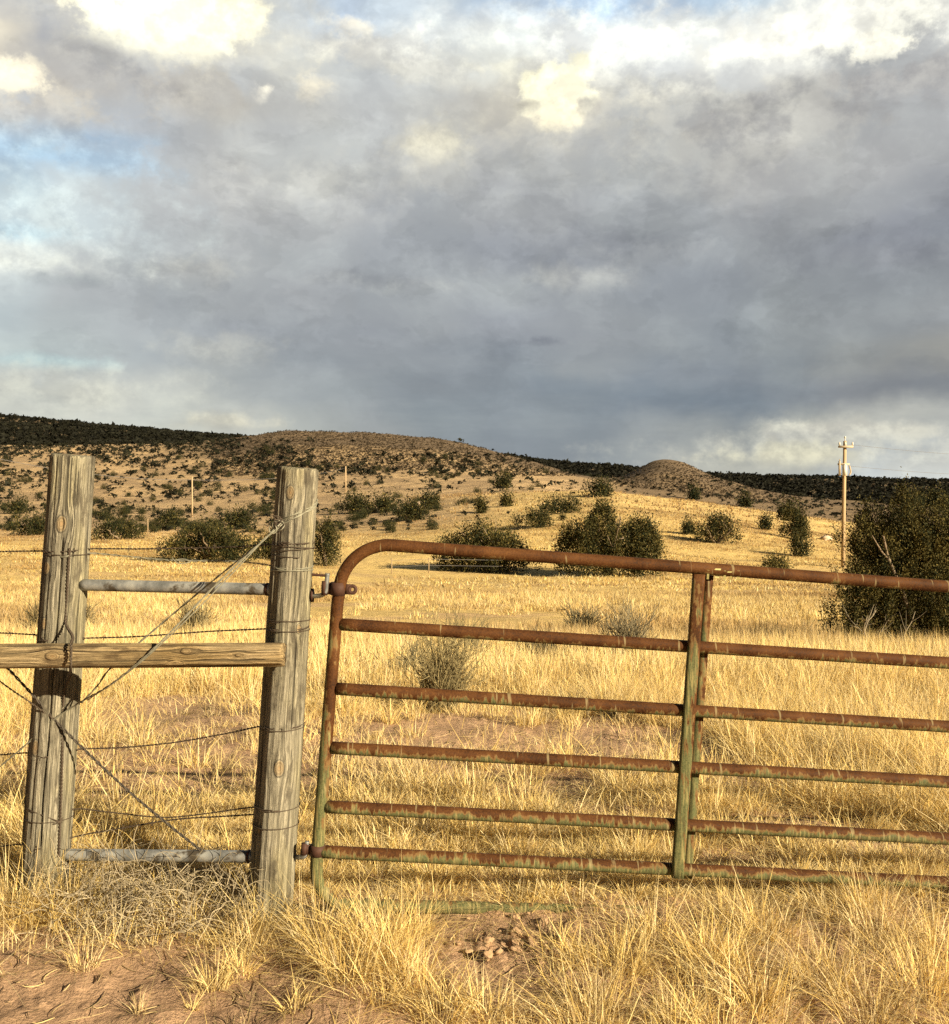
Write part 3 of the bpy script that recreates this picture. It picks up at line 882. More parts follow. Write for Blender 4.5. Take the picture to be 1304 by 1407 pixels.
# ------------------------------------------------------------------ gate
GD = lambda u: 3.80 + .17 * (u - 450) / 850.0
G0 = P(440, 1243, GD(440))
gate = tag(empty('farm_gate', G0), 'rusty tubular farm gate with worn green paint, hung on the right hand wooden post', 'gate')


def GP(u, v, dy=0.):
    return P(u, v, GD(u) + dy) - G0


RG = .0232
END = 1700
lineT = lambda u: 749.5 + .0742 * (u - 540)
lineB = lambda u: 1243 + .026 * (u - 480)
stx = lambda v: 466 - (v - 800) * (31 / 385.)
loop = [GP(465, 806)]
fr = []
for v in np.linspace(1190, 830, 14): fr.append(GP(stx(v), v))
cxx, cyy, R_ = 534, 815, 66
for a in np.linspace(0, 1, 12):
    ang = math.pi - .03 - a * (math.pi / 2 - .03)
    u = cxx + (R_ + 2) * math.cos(ang); v = cyy - R_ * math.sin(ang)
    fr.append(GP(u, v))
for u in np.linspace(560, END - 60, 20): fr.append(GP(u, lineT(u)))
for a in np.linspace(.1, 1, 8):
    ang = math.pi / 2 - a * math.pi / 2
    fr.append(GP(END - 60 + 60 * math.cos(ang), lineT(END - 60) + 60 - 60 * math.sin(ang)))
for v in np.linspace(940, 1220, 8): fr.append(GP(END - (v - 900) * .09, v))
for u in np.linspace(END - 70, 490, 22): fr.append(GP(u, lineB(u)))
for (u, v) in [(468, 1241), (450, 1232), (439, 1216), (435.5, 1203)]: fr.append(GP(u, v))
fb_ = MB(); fb_.tube(resample(spline(np.array(fr), 3), .02), RG, 20, closed=True)
fb_.build('frame', M_FRAME, gate, smooth=True)
for (u0, v0, u1, v1) in [(470, 858, 1304, 911), (465, 946.5, 1304, 998.5), (458, 1027.5, 1304, 1074.5), (450, 1108.5, 1304, 1152.5), (441, 1170, 1304, 1213)]:
    b = MB(); sl = (v1 - v0) / (u1 - u0)
    pts = np.array([GP(u, v0 + sl * (u - u0)) for u in np.linspace(u0 - 3, END - 10, 60)])
    b.tube(pts, RG, 18, caps=True)
    o = b.build('rail', M_GATE, gate)
    for pl in o.data.polygons: pl.use_smooth = len(pl.vertices) == 4
# uprights: a flat channel in front of the rails and one behind
for (off, dy, w) in [(0, -.034, .046), (13, .034, .034)]:
    b = MB()
    t0, t1 = GP(960.5 + off, 789 + off * .1, dy), GP(931 + off, 1206, dy)
    ax = (t0 - t1); Lh = np.linalg.norm(ax); ax /= Lh
    xa = np.array((1, 0, 0.)) - ax * ax[0]; xa /= np.linalg.norm(xa); ya = np.cross(ax, xa)
    sgn = 1 if dy < 0 else -1
    prof = [(-.5, .5), (-.5, -.2), (-.40, -.45), (-.25, -.5), (.25, -.5), (.40, -.45), (.5, -.2), (.5, .5)]
    prof = [(p * w, q * .022 * sgn) for p, q in prof]
    ns = 30; V = []
    for i in range(ns + 1):
        c = t1 + ax * Lh * i / ns
        for (p, q) in prof: V.append(c + xa * p + ya * q)
    k = len(prof); fs = []
    for i in range(ns):
        for j in range(k):
            j2 = (j + 1) % k; fs.append((i * k + j, i * k + j2, (i + 1) * k + j2, (i + 1) * k + j))
    b.add(np.array(V), [np.array(fs), np.arange(k)[None, ::-1], (np.arange(k) + ns * k)[None]])
    b.build('upright', M_UP, gate)
# second upright pair further along, beyond the edge of the picture
# worn remains of lettering on the top rail: too faded to read
b = MB()
for (u, w, v0, v1) in [(972, 3, 783, 796), (981, 3, 782, 790), (983, 8, 781, 783.5), (987.5, 3, 783, 791), (983, 6, 791, 794), (995, 3, 784, 797), (1000, 6, 785, 787), (1004, 2.5, 785, 796), (1013, 4, 784, 797)]:
    c = []
    for (uu, vv) in [(u, v0), (u + w, v0 + .3), (u + w - 1, v1), (u - 1, v1 - .3)]:
        q = (vv - lineT(uu)) / F * GD(uu)
        c.append(GP(uu, vv, -math.sqrt(max(1e-6, RG ** 2 - q ** 2)) - .0012))
    b.add(np.array(c), np.array([(0, 1, 2, 3)]))
tag(b.build('worn_marking', M_MARK, gate), 'faded yellow green marks on the top rail')
# hinges: collars round the stile, pins in the post
for (v, hgt, ear) in [(809, .047, True), (1168, .038, False)]:
    u = stx(v) if v > 820 else 464.5
    c = GP(u, v); up = GP(stx(v - 40) if v > 900 else 466.5, v - 40) - GP(u, v); up /= np.linalg.norm(up)
    b = MB(); b.tube(np.array([c - up * hgt * .5, c + up * hgt * .5]), RG + .0045, 24)
    xa = np.array((1, 0, 0)) - up * up[0]; xa /= np.linalg.norm(xa)
    R3 = np.stack([xa, np.cross(up, xa), up], 1)
    b.box(c - xa * .040, (.034, .014, hgt * .94), R3)
    hb = b.build('hinge_collar', M_RUST, gate)
    if ear:
        e = MB(); ec = c + xa * .036
        e.box(ec, (.026, .010, hgt * .8), R3)
        ring = ec + xa * .017
        e.tube(np.array([ring + (xa * math.cos(a) + up * math.sin(a)) * .013 for a in np.linspace(0, 2 * math.pi, 20, endpoint=False)]), .0065, 8, closed=True)
        e.build('clamp_ear', M_RUST, hb)
    s = MB(); pe = c - xa * .050
    s.tube(np.array([pe - up * hgt * .55, pe + up * hgt * .55]), .012, 14); s.build('sleeve', M_RUST, hb)
# pins screwed into the post (parts of the post)
inv = lambda o: o.matrix_basis.inverted()
bpy.context.view_layer.update()


def post_part(mb, name, m):
    o = mb.build(name, m); o.parent = post_r; o.matrix_parent_inverse = post_r.matrix_basis.inverted()
    return o


b = MB()
p0 = PR.pt(818, 1.0, -.01)
b.tube(resample(spline([p0, P(432, 819, 3.83), P(441, 818, 3.81), P(447, 814, 3.80), P(448.5, 806, 3.80), P(449.5, 794, 3.80), P(450, 788, 3.80)], 8), .005), .0085, 12)
hp = post_part(b, 'hinge_pin', M_GALV)
w = MB(); q = PR.pt(818, 1.0, .002); w.tube(np.array([q, q + (.008, 0, 0)]), .026, 18); post_part(w, 'washer', M_RUST)
b = MB(); b.tube(resample(spline([PR.pt(789, 1.0, -.01), P(435, 790, 3.85), P(449, 791, 3.85)], 6), .006), .005, 10); post_part(b, 'bolt', M_RUST)
b = MB(); b.tube(resample(spline([PR.pt(1177, 1.0, -.01), P(410, 1178, 3.82), P(419, 1176, 3.80), P(421, 1166, 3.80), P(422, 1156, 3.80)], 8), .005), .0085, 12); post_part(b, 'hinge_pin', M_GALV)


# ------------------------------------------------------------------ shrubs and trees
def bare_shrub(name, label, w, h, n, seed, col=(.27, .23, .15), r=.0035, group=None):
    g = np.random.default_rng(seed); b = MB()
    for i in range(n):
        a = g.uniform(0, 6.283); sp = g.uniform(.1, 1.0)
        L = h * g.uniform(.3, 1.1) * (1 + .35 * math.sin(a * 2 + seed) + .2 * math.sin(a * 5 + seed * 2)) / 1.3
        p = np.zeros(3) + (g.normal(0, w * .06), g.normal(0, w * .06), -.02); dr = np.array((math.cos(a) * sp * w / h * .8, math.sin(a) * sp * w / h * .8, 1.0)); dr /= np.linalg.norm(dr)
        pts = [p]; st = L / 7
        for s in range(7):
            dr = dr + g.normal(0, .16, 3) + (0, 0, .03); dr /= np.linalg.norm(dr); p = p + dr * st; pts.append(p)
        pts = np.array(pts); c = np.array(col) * (1.0, .96, .82) * g.uniform(.35, 1.05)
        b.tube(pts, np.linspace(r, r * .35, 8), 3, False, c)
        for q in range(g.integers(2, 6)):
            k = g.integers(2, 7); d2 = dr + g.normal(0, .55, 3); d2 /= np.linalg.norm(d2)
            b.tube(np.array([pts[k], pts[k] + d2 * L * .14 + g.normal(0, .01, 3), pts[k] + d2 * L * g.uniform(.2, .34) + (0, 0, L * .04)]), np.array((r * .6, r * .45, r * .25)), 3, False, c)
    o = b.build(name, M_TWIG)
    tag(o, label, 'shrub', group)
    return o


for (u, v, wp, hp, n, lab, col) in [
    (608, 978, 110, 105, 130, 'pale grey leafless shrub showing between the upper gate rails, nearest one in the field', (.34, .29, .17)),
    (745, 916, 95, 45, 110, 'low dark twiggy shrub behind the second gate rail, left of the upright', (.12, .105, .07)),
    (862, 912, 75, 72, 80, 'thin see-through grey shrub standing left of the gate upright', (.25, .22, .16)),
    (640, 905, 90, 48, 90, 'grey twiggy shrub just behind the pale leafless one', (.18, .165, .11)),
    (800, 868, 70, 34, 60, 'faint grey green shrub in the pale grass between the two twiggy ones and the upright', (.20, .18, .12)),
    (560, 940, 60, 44, 60, 'soft grey green shrub left of the pale leafless one, near the left gate upright', (.24, .22, .15)),
    (268, 880, 60, 48, 80, 'small grey shrub between the posts, below the galvanised pipe', (.28, .24, .15)),
    (118, 872, 46, 36, 60, 'small dry shrub against the right edge of the far left post', (.30, .25, .15)),
    (52, 878, 40, 40, 60, 'small dry shrub left of the far left post', (.30, .25, .15)),
    (840, 985, 60, 20, 50, 'low brown twigs under the third gate rail', (.18, .13, .09))]:
    p, d = ground_at(u, v)
    o = bare_shrub('bare_shrub', lab, wp / F * d, hp / F * d * 1.3, int(n * 3.2), int(u), col, max(.0040, .00052 * d), 'bare shrubs in the field')
    o.location = p

# tangle of dead brush between the posts
g = np.random.default_rng(77); b = MB()
for i in range(520):
    u = g.uniform(60, 350); p = P(u, 0, g.uniform(3.62, 4.1)); p[2] = gz(p[0], p[1]) + abs(g.normal(0, .06))
    hmax = .20 * (1 - ((u - 200) / 190) ** 2 * .6)
    dr = g.normal(0, 1, 3); dr[2] = abs(dr[2]) * .6; dr /= np.linalg.norm(dr); pts = [p]; st = g.uniform(.018, .045)
    for s in range(8):
        dr = dr + g.normal(0, .38, 3); dr[2] -= max(0, p[2] - gz(p[0], p[1]) - hmax) * 6; dr /= np.linalg.norm(dr); p = p + dr * st
        p = p.copy(); p[2] = max(p[2], float(gz(p[0], p[1])) + .004); pts.append(p)
    b.tube(spline(np.array(pts), 3), np.linspace(.0017, .0009, 25), 3, False, np.array((.36, .30, .20)) * g.uniform(.5, 1.3))
brush = b.build('dead_brush', M_TWIG, origin=tuple(P(205, 1240, 3.9)))
tag(brush, 'grey tangle of dead twigs piled between the two posts', 'brush')


def crown_mesh(g, w, h, n_cl, n_lf, leaf, gold=.3, lobes=7, base=.0, fall=.45, extra=()):
    """juniper crown: upright sprays of small leaf faces gathered in clumps over several lobes"""
    V = []; C = []; cents = []
    xs = (np.arange(lobes) + .5) / lobes * 2 - 1 + g.normal(0, .12, lobes); g.shuffle(xs)
    if lobes >= 4:
        for xl in xs:
            yl = g.uniform(-.7, .7) * math.sqrt(max(0, 1 - min(1, xl * xl)))
            rq = min(1, xl * xl + yl * yl)
            lr = w * g.uniform(.085, .18) * (1 if lobes > 6 else 1.35)
            cents.append((xl * (w * .5 - lr * .9), yl * w * .36, h * g.uniform(.70, 1.0) * (1 - fall * rq), lr))
    for i in range(0 if lobes >= 4 else lobes):
        a = g.uniform(0, 6.283); rr_ = w * .27 * math.sqrt(g.uniform(.05, 1))
        top = h * g.uniform(.62, 1.0) * (1 - fall * (rr_ / (w * .5)) ** 2)
        cents.append((math.cos(a) * rr_ * 1.25, math.sin(a) * rr_ * 1.25, top * g.uniform(.72, 1.0), w * g.uniform(.10, .22)))
    k0 = int(np.argmin([c_[0] ** 2 + c_[1] ** 2 for c_ in cents])); cents[k0] = (cents[k0][0], cents[k0][1], h * .97, cents[k0][3])
    cents += [(q[0] * w, q[1] * w, q[2] * h, q[3] * w) for q in extra]; lobes = len(cents)
    cl = []
    wt = np.array([q[3] ** 1.5 * q[2] for q in cents]); wt /= wt.sum()
    for i in range(n_cl):
        cx_, cy_, top, lr = cents[g.choice(lobes, p=wt)]
        zt = g.uniform(0, 1) ** .85
        z = base + (top - base) * zt
        prof = math.sqrt(max(.03, 1 - (abs(zt - .35) / .66) ** 2.2)) if zt > .35 else .72 + .28 * zt / .35
        a = g.uniform(0, 6.283); r_ = lr * prof * (g.uniform(.3, 1.15) ** .6) * (1.55 if g.uniform() < .07 else 1.0)
        cl.append((cx_ + math.cos(a) * r_, cy_ + math.sin(a) * r_, z, a))
    for (x_, y_, z_, a) in cl:
        n = int(n_lf * g.uniform(.6, 1.4)); cs = leaf * g.uniform(1.6, 4.2)
        q = g.normal(0, 1, (n, 3)) * (cs, cs, cs * 1.9) * .62 + (x_, y_, z_)
        up = g.normal(0, .55, (n, 3)) + (math.cos(a) * .5, math.sin(a) * .5, .95); up /= np.linalg.norm(up, axis=1)[:, None]
        sd = np.cross(up, g.normal(0, 1, (n, 3))); sd /= np.linalg.norm(sd, axis=1)[:, None] + 1e-9
        L_ = leaf * g.uniform(.6, 1.5, n)[:, None]
        wv = L_ * .26
        A = q - sd * wv * .6; B_ = q + sd * wv * .6; D = q + up * L_ * .55 + sd * wv; E = q + up * L_ * .55 - sd * wv; T = q + up * L_
        V.append(np.stack([A, B_, D, T, E], 1))
        t = np.clip(g.normal(max(0, g.normal(gold * 1.0, .26)), .07, n), 0, 1)[:, None]
        c = np.array((.015, .020, .0075)) * (1 - t) + np.array((.14, .108, .028)) * t
        C.append(c * g.uniform(.8, 1.2, n)[:, None])
    V = np.concatenate(V); C = np.concatenate(C)
    V[..., 2] = np.maximum(V[..., 2], .02)
    b = MB(); n = len(V)
    b.add(V.reshape(-1, 3), (np.arange(n) * 5)[:, None] + np.arange(5)[None], np.repeat(C, 5, 0))
    return b


def trunk_mesh(g, w, h, n=6, r=.06):
    b = MB()
    for i in range(n):
        a = g.uniform(0, 6.283); sp = g.uniform(.1, .36)
        p = np.array((g.normal(0, .04), g.normal(0, .04), -.1)); e = np.array((math.cos(a) * w * sp, math.sin(a) * w * sp, h * g.uniform(.5, .85)))
        pts = [p + (e - p) * t + np.array((g.normal(0, .04), g.normal(0, .04), 0)) * w * .3 * math.sin(3.1 * t) for t in np.linspace(0, 1, 7)]
        pts = spline(pts, 4)
        b.tube(pts, np.linspace(r, r * .25, len(pts)), 7, False)
        for q in range(3):
            k = g.integers(6, 20); d_ = g.normal(0, 1, 3); d_[2] = abs(d_[2]); d_ /= np.linalg.norm(d_)
            b.tube(np.array([pts[k], pts[k] + d_ * w * .09, pts[k] + d_ * w * .2 + (0, 0, w * .03)]), np.array((r * .4, r * .28, r * .1)), 5, False)
    return b


def juniper(name, label, u, v, wp, hp, seed, n_cl, n_lf, leaf_px, gold=.3, lobes=7, trunk=True, group=None, cat='tree', base=0.05, fall=.28, extra=()):
    p, d = ground_at(u, v)
    w = wp / F * d; h = hp / F * d; g = np.random.default_rng(seed)
    o = empty(name, tuple(p)); tag(o, label, cat, group)
    crown_mesh(g, w, h, n_cl, n_lf, leaf_px / F * d, gold, lobes, base * h, fall, extra).build('crown', M_LEAF, o)
    if trunk: trunk_mesh(g, w, h, 5, .02 * w + .012).build('trunk', M_BARK, o)
    return o


GJ = 'junipers standing in the field'
# big one at the right edge
bigj = juniper('juniper_tree', 'large juniper with golden brown tips at the right edge, behind the gate', 1262, 893, 210, 222, 1, 2000, 80, 2.3, .40, 22, base=.02, fall=.12,
        extra=[(-.52, -.05, .40, .09), (-.58, 0, .28, .08), (-.44, -.1, .50, .09), (-.52, .05, .72, .025), (-.57, 0, .66, .02)])
g = np.random.default_rng(31)
wj = 205 / F * bigj.location.y; hj = 208 / F * bigj.location.y
for i in range(6):
    b = MB(); a = g.uniform(math.pi * 1.1, math.pi * 1.9); p = np.array((g.uniform(-.45, .3) * wj, -.18 * wj, g.uniform(.0, .12)))
    dr = np.array((math.cos(a) * .5, -.35, g.uniform(.5, 1.3))); dr /= np.linalg.norm(dr); pts = [p]
    for q in range(7):
        dr = dr + g.normal(0, .22, 3); dr /= np.linalg.norm(dr); p = p + dr * hj * g.uniform(.03, .055); pts.append(p)
    pts = np.array(pts); b.tube(spline(pts, 3), np.linspace(.016, .004, 22), 5, False, np.array((.24, .20, .14)) * g.uniform(.6, 1.1))
    for q in range(4):
        k = g.integers(2, 7); d2 = dr + g.normal(0, .6, 3)
        b.tube(np.array([pts[k], pts[k] + d2 * .07, pts[k] + d2 * .16 + (0, 0, .03)]), np.array((.007, .005, .002)), 4, False, np.array((.24, .20, .14)) * g.uniform(.6, 1.1))
    b.build('dead_branch', M_TWIG, bigj)
for (u, v, w, h, lab, gold, lob) in [
    (836, 791, 158, 114, 'dark bushy juniper rising above the top gate rail, left of the gate upright', .26, 10),
    (668, 786, 150, 74, 'wide dark juniper above the top gate rail, nearest to the bent corner of the gate', .28, 12),
    (288, 772, 130, 60, 'broad dark juniper seen between the posts behind the slanting wires', .20, 11),
    (447, 778, 46, 76, 'narrow juniper peeking out from behind the right edge of the gate post', .20, 4),
    (372, 768, 46, 48, 'small juniper partly hidden by the gate post and wire knot', .2, 4),
    (165, 741, 82, 28, 'low juniper clump just right of the far left post', .14, 6),
    (45, 736, 72, 26, 'low juniper clump left of the far left post', .14, 6),
    (985, 747, 72, 42, 'loose juniper on the slope, right of the gate upright above the top rail', .2, 5),
    (1094, 742, 48, 40, 'open juniper left of the utility pole', .16, 4),
    (1084, 716, 46, 22, 'round dark juniper on the crest left of the utility pole', .1, 4),
    (1096, 765, 30, 28, 'small juniper below the open one by the utility pole', .15, 3),
    (822, 683, 48, 24, 'dark juniper on the crest of the golden knoll', .08, 5),
    (770, 706, 66, 22, 'scrubby juniper clump on the knoll above the bushy juniper', .18, 5),
    (735, 726, 56, 26, 'scrubby juniper on the knoll slope above the wide juniper', .2, 4),
    (487, 707, 58, 28, 'dark juniper right of the gate post, left of two more on the slope', .1, 5),
    (528, 704, 44, 22, 'dark juniper in the middle of three on the slope right of the gate post', .1, 4),
    (566, 716, 52, 26, 'greenish juniper lowest of three on the slope right of the gate post', .2, 4),
    (594, 700, 34, 20, 'small juniper beside the pale rocks on the slope', .15, 3),
    (690, 671, 32, 14, 'small juniper on the skyline of the knoll, left end', .12, 3),
    (1050, 728, 22, 14, 'tiny round juniper on the slope left of the open one', .1, 3),
    (942, 735, 22, 14, 'tiny round juniper left of the loose one on the slope', .1, 3),
    (1068, 783, 50, 14, 'low grey green bush showing just above the top gate rail near the utility pole', .45, 4),
    (655, 706, 20, 14, 'tiny juniper on the knoll left of the scrubby one', .2, 2),
    (1022, 697, 20, 11, 'small dark juniper on the crest right of the cone hill', .05, 3),
    (955, 687, 18, 10, 'small dark juniper on the crest below the cone hill', .05, 3),
    (700, 696, 26, 12, 'sprawling small juniper high on the knoll', .2, 3),
    (22, 706, 46, 16, 'dark juniper on the slope at the left edge', .1, 4),
    (232, 727, 42, 20, 'small juniper above the broad one between the posts', .12, 4),
    (330, 726, 60, 26, 'juniper above and behind the slanting wires', .14, 5),
    (1290, 700, 40, 26, 'dark juniper half hidden behind the large one at the right edge', .08, 4)]:
    w *= .96; h *= .86; A = w * h
    juniper('juniper_tree', lab, u, v, w, h, int(u * 3 + v), int(40 + A / 19), 44 if A > 5000 else 34, 2.3 if A > 5000 else 2.0, gold, lob, A > 1500, GJ)

# ------------------------------------------------------------------ hillside junipers
hm = []
for i in range(7):
    g = np.random.default_rng(400 + i)
    hm.append(crown_mesh(g, 1.0, .46, 46, 26, .05, .06, 5).build('juniper_bush', M_LEAF))


def in_left(u, v):
    """rows between which the shrubs dot the hillside at bearing u"""
    return (v > 606) & (v < 738)


n = 15000
u = rng.uniform(-20, 800, n); v = rng.uniform(606, 735, n)
dn = np.where(v < 660, .95, np.where(v < 690, .62, .5)) * np.where(u > 430, np.where(v < 655, .9, .45), 1)
cl = fbm(u / 34, v / 11, 3, 83)
dn = dn * np.where((u > 430) & (v < 626), .10, 1.0)
k = rng.uniform(0, 1, n) < dn * (.30 + .9 * sstep(.42, .62, cl)) * .40
u, v = u[k], v[k]
d = hit(u, v); ok = np.isfinite(d) & (d > 105) & (d < 1050); u, v, d = u[ok], v[ok], d[ok]
# the golden knoll on the right stays almost clean
ok = ~((u > 600) & (d < 260)) | (rng.uniform(0, 1, len(u)) < .38); u, v, d = u[ok], v[ok], d[ok]
wpx = np.clip(rng.gamma(5, .2, len(u)), .5, 2.2) * np.interp(d, [105, 200, 400, 700, 1000], [12, 10.5, 8.0, 6.0, 4.6])
order = np.argsort(-wpx)
near_i = order[:280]; far_i = order[285:]
for q, i in enumerate(near_i):
    src = hm[q % 7]
    o = src if q < 7 else src.copy()
    if q >= 7: COL.objects.link(o)
    x = (u[i] - CX) / F * d[i]; s = wpx[i] / F * d[i]
    o.location = (x, d[i], float(gz(x, d[i])) - .04 * s); o.scale = (s, s, s * random.uniform(.75, 1.05)); o.rotation_euler = (0, 0, random.uniform(0, 6.28))
    tag(o, 'small dark juniper, one of the many dotted over the tan hillside behind the posts', 'shrub', 'junipers dotted over the hillside')


def blob_verts(g, n, nv=3):
    """little leafy clumps: a handful of upright facets each"""
    K = 14
    th = g.uniform(0, 6.283, (n, K)); ph = np.abs(g.normal(0, .75, (n, K)))
    c = np.stack([np.cos(th) * np.sin(ph) * .42, np.sin(th) * np.sin(ph) * .42, .12 + np.cos(ph) * .42], -1)
    e1 = g.normal(0, .24, (n, K, 3)); e2 = g.normal(0, .24, (n, K, 3))
    q = np.stack([c - e1, c + e1 * .8 + e2 * .4, c + e2 + (0, 0, .12)], 2) * (1, 1, .72)
    return q


def scrub(name, x, y, s, label, col=(.014, .014, .007), seed=5):
    g = np.random.default_rng(seed)
    n = len(x); q = blob_verts(g, n) * s[:, None, None, None]
    z = gz(x, y)
    q = q + np.stack([x, y, z], 1)[:, None, None]
    V = q.reshape(-1, 3); m = len(V) // 3
    c = np.repeat((np.array(col) * g.uniform(.6, 1.5, n)[:, None]), V.shape[0] // n, 0)
    b = MB(); b.add(V, np.arange(m * 3).reshape(-1, 3), c)
    tag(b.build(name, M_LEAF), label, 'scrub', kind='stuff')


x = (u[far_i] - CX) / F * d[far_i]
scrub('hillside_scrub', x, d[far_i], wpx[far_i] / F * d[far_i], 'tiny dark scrub speckling the upper tan hillside')
# rounded hill and cone: fine grey stipple
n = 16000
u2 = np.r_[rng.uniform(290, 800, n), rng.uniform(845, 1100, n // 3)]; v2 = np.r_[rng.uniform(586, 655, n), rng.uniform(636, 692, n // 3)]
d2 = hit(u2, v2); ok = np.isfinite(d2) & (d2 > 520) & (d2 < 1080); u2, d2 = u2[ok], d2[ok]
x = (u2 - CX) / F * d2
scrub('hill_scrub', x, d2, rng.uniform(.7, 1.6, len(x)), 'fine dark brush stippling the rounded hill and the cone', (.062, .046, .029), 6)
# the slope below the cone
n = 1300
u2 = rng.uniform(800, 1304, n); v2 = rng.uniform(655, 735, n); d2 = hit(u2, v2)
ok = np.isfinite(d2) & (d2 > 255) & (d2 < 1050); u2, d2 = u2[ok], d2[ok]
ok = rng.uniform(0, 1, len(u2)) < .3 + .7 * sstep(900, 1150, u2); u2, d2 = u2[ok], d2[ok]
scrub('slope_scrub', (u2 - CX) / F * d2, d2, rng.uniform(4, 9, len(u2)) / F * d2, 'dark scrub on the slope below the cone shaped hill', seed=8)
# mesa
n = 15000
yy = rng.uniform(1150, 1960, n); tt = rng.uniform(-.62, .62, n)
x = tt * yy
scrub('mesa_scrub', x, yy, rng.uniform(5.0, 10.5, n), 'dense juniper scrub covering the mesa on the skyline, coloured dark like cloud shade', (.009, .009, .005), 9)  # near-black leaf colour carries cloud shadow along with the juniper's own darkness
# left mesa: dark belt comes down over the upper hillside
n = 3600
u2 = rng.uniform(-20, 330, n); v2 = rng.uniform(584, 650, n); d2 = hit(u2, v2)
pr = .8 * sstep(646, 604, v2 + (fbm(u2 / 40, v2 / 8, 3, 97) - .5) * 30)
ok = np.isfinite(d2) & (d2 > 500) & (rng.uniform(0, 1, n) < pr); u2, d2 = u2[ok], d2[ok]
scrub('mesa_edge_scrub', (u2 - CX) / F * d2, d2, rng.uniform(3.5, 7, len(u2)) / F * d2, 'dark juniper belt creeping down from the left mesa onto the slope', (.015, .015, .008), 10)

# pale rocks on the slopes
for i, (u, v, wp, lab) in enumerate([(575, 694, 13, 'pale tan boulder, larger of two on the slope right of the gate post'), (541, 700, 9, 'pale tan boulder, smaller of two on the slope right of the gate post'),
                                     (628, 783, 9, 'pale stone at the foot of the wide dark juniper'), (1135, 742, 16, 'pale bare bank of rock left of the utility pole')]):
    p, d = ground_at(u, v)
    g = np.random.default_rng(900 + i); th, ph = np.meshgrid(np.linspace(0, 2 * math.pi, 17)[:-1], np.linspace(0, math.pi, 10))
    R_ = 1 + (fbm(np.cos(th) * np.sin(ph) * 2 + 5 + i, np.cos(ph) * 2 + np.sin(th) * 1.3, 3, i) - .5) * 1.1
    V = np.stack([R_ * np.sin(ph) * np.cos(th), R_ * np.sin(ph) * np.sin(th), R_ * np.cos(ph) * .6], -1).reshape(-1, 3) * wp / F * d * .5
    ii = np.arange(9)[:, None] * 16; kk = np.arange(16)[None]
    b = MB(); b.add(V, np.stack([ii + kk, ii + 16 + kk, ii + 16 + (kk + 1) % 16, ii + (kk + 1) % 16], -1).reshape(-1, 4))
    o = b.build('boulder', mat_simple('pale_rock', (.55, .42, .30), .9, .2, 6)); o.location = p + (0, 0, wp / F * d * .1)
    tag(o, lab, 'boulder')

# soil clods in the bare patch in front of the gate
cm = []
for i in range(4):
    th, ph = np.meshgrid(np.linspace(0, 2 * math.pi, 21)[:-1], np.linspace(0, math.pi, 13))
    R_ = 1 + (fbm(np.cos(th) * np.sin(ph) * 1.6 + 8 + i, np.cos(ph) * 1.6 + np.sin(th) * np.sin(ph) + 4, 4, 50 + i) - .5) * 1.9
    V = np.stack([R_ * np.sin(ph) * np.cos(th), R_ * np.sin(ph) * np.sin(th) * .8, R_ * np.cos(ph) * .62], -1).reshape(-1, 3)
    ii = np.arange(12)[:, None] * 20; kk = np.arange(20)[None]
    b = MB(); b.add(V, np.stack([ii + kk, ii + 20 + kk, ii + 20 + (kk + 1) % 20, ii + (kk + 1) % 20], -1).reshape(-1, 4))
    cm.append(b.build('dirt_clod', M_CLOD))
for i in range(34):
    o = cm[i] if i < 4 else cm[i % 4].copy()
    if i >= 4: COL.objects.link(o)
    u, v = (random.gauss(705, 50), random.gauss(1300, 16))
    p, d = ground_at(u, v); s = .006 + .018 * random.random() ** 1.8
    o.location = p + (0, 0, s * .25); o.scale = (s * random.uniform(.8, 1.5), s, s); o.rotation_euler = (random.uniform(-.4, .4), random.uniform(-.4, .4), random.uniform(0, 6))
    tag(o, 'crumbly lump of reddish soil in the bare patch below the gate', 'dirt clod', 'soil clods below the gate')

# ------------------------------------------------------------------ utility poles and far fence
def at_d(u, d):
    x = (u - CX) / F * d
    return np.array((x, d, float(gz(x, d))))


DP = 66.0
pb = at_d(1158, DP); topz = EYE + (HY - 606) / F * DP; Hh = topz - pb[2]
pole = tag(empty('utility_pole', tuple(pb)), 'tall pale wooden utility pole with a crossarm, left of the large juniper', 'utility pole')
b = MB(); lx = 3.0 / F * DP
b.tube(np.array([(0, 0, -.5), (lx * .5, 0, Hh * .5), (lx, 0, Hh)]), np.array((.13, .12, .105)), 14); b.build('shaft', M_POLE, pole)
b = MB(); za = Hh - 8 / F * DP
b.box((lx - .02, -.2, za), (20 / F * DP, .12, .13)); arm = b.build('crossarm', M_ARM, pole)
for q in (-.42, -.05, .42):
    k = MB(); k.tube(np.array([(lx + q, -.2, za + .06), (lx + q, -.2, za + .16), (lx + q, -.2, za + .24), (lx + q, -.2, za + .30)]), np.array((.025, .07, .06, .03)), 8); k.build('insulator', M_CAN, arm)
b = MB(); b.tube(np.array([(lx, -.02, Hh - .02), (lx, -.02, Hh + .18)]), .03, 8); b.tube(np.array([(lx, -.02, Hh + .18), (lx, -.02, Hh + .3)]), .06, 8); b.build('insulator', M_CAN, pole)
z2 = Hh - 32 / F * DP
b = MB(); b.box((lx - .15, -.2, z2), (16 / F * DP, .1, .12)); br = b.build('bracket', M_ARM, pole)
b = MB(); b.tube(np.array([(lx - .42, -.22, z2 - .72), (lx - .42, -.22, z2 + .20)]), .07, 10); b.tube(np.array([(lx - .42, -.22, z2 + .2), (lx - .42, -.22, z2 + .34)]), .03, 8); b.build('fuse_cutout', M_ARM, br)
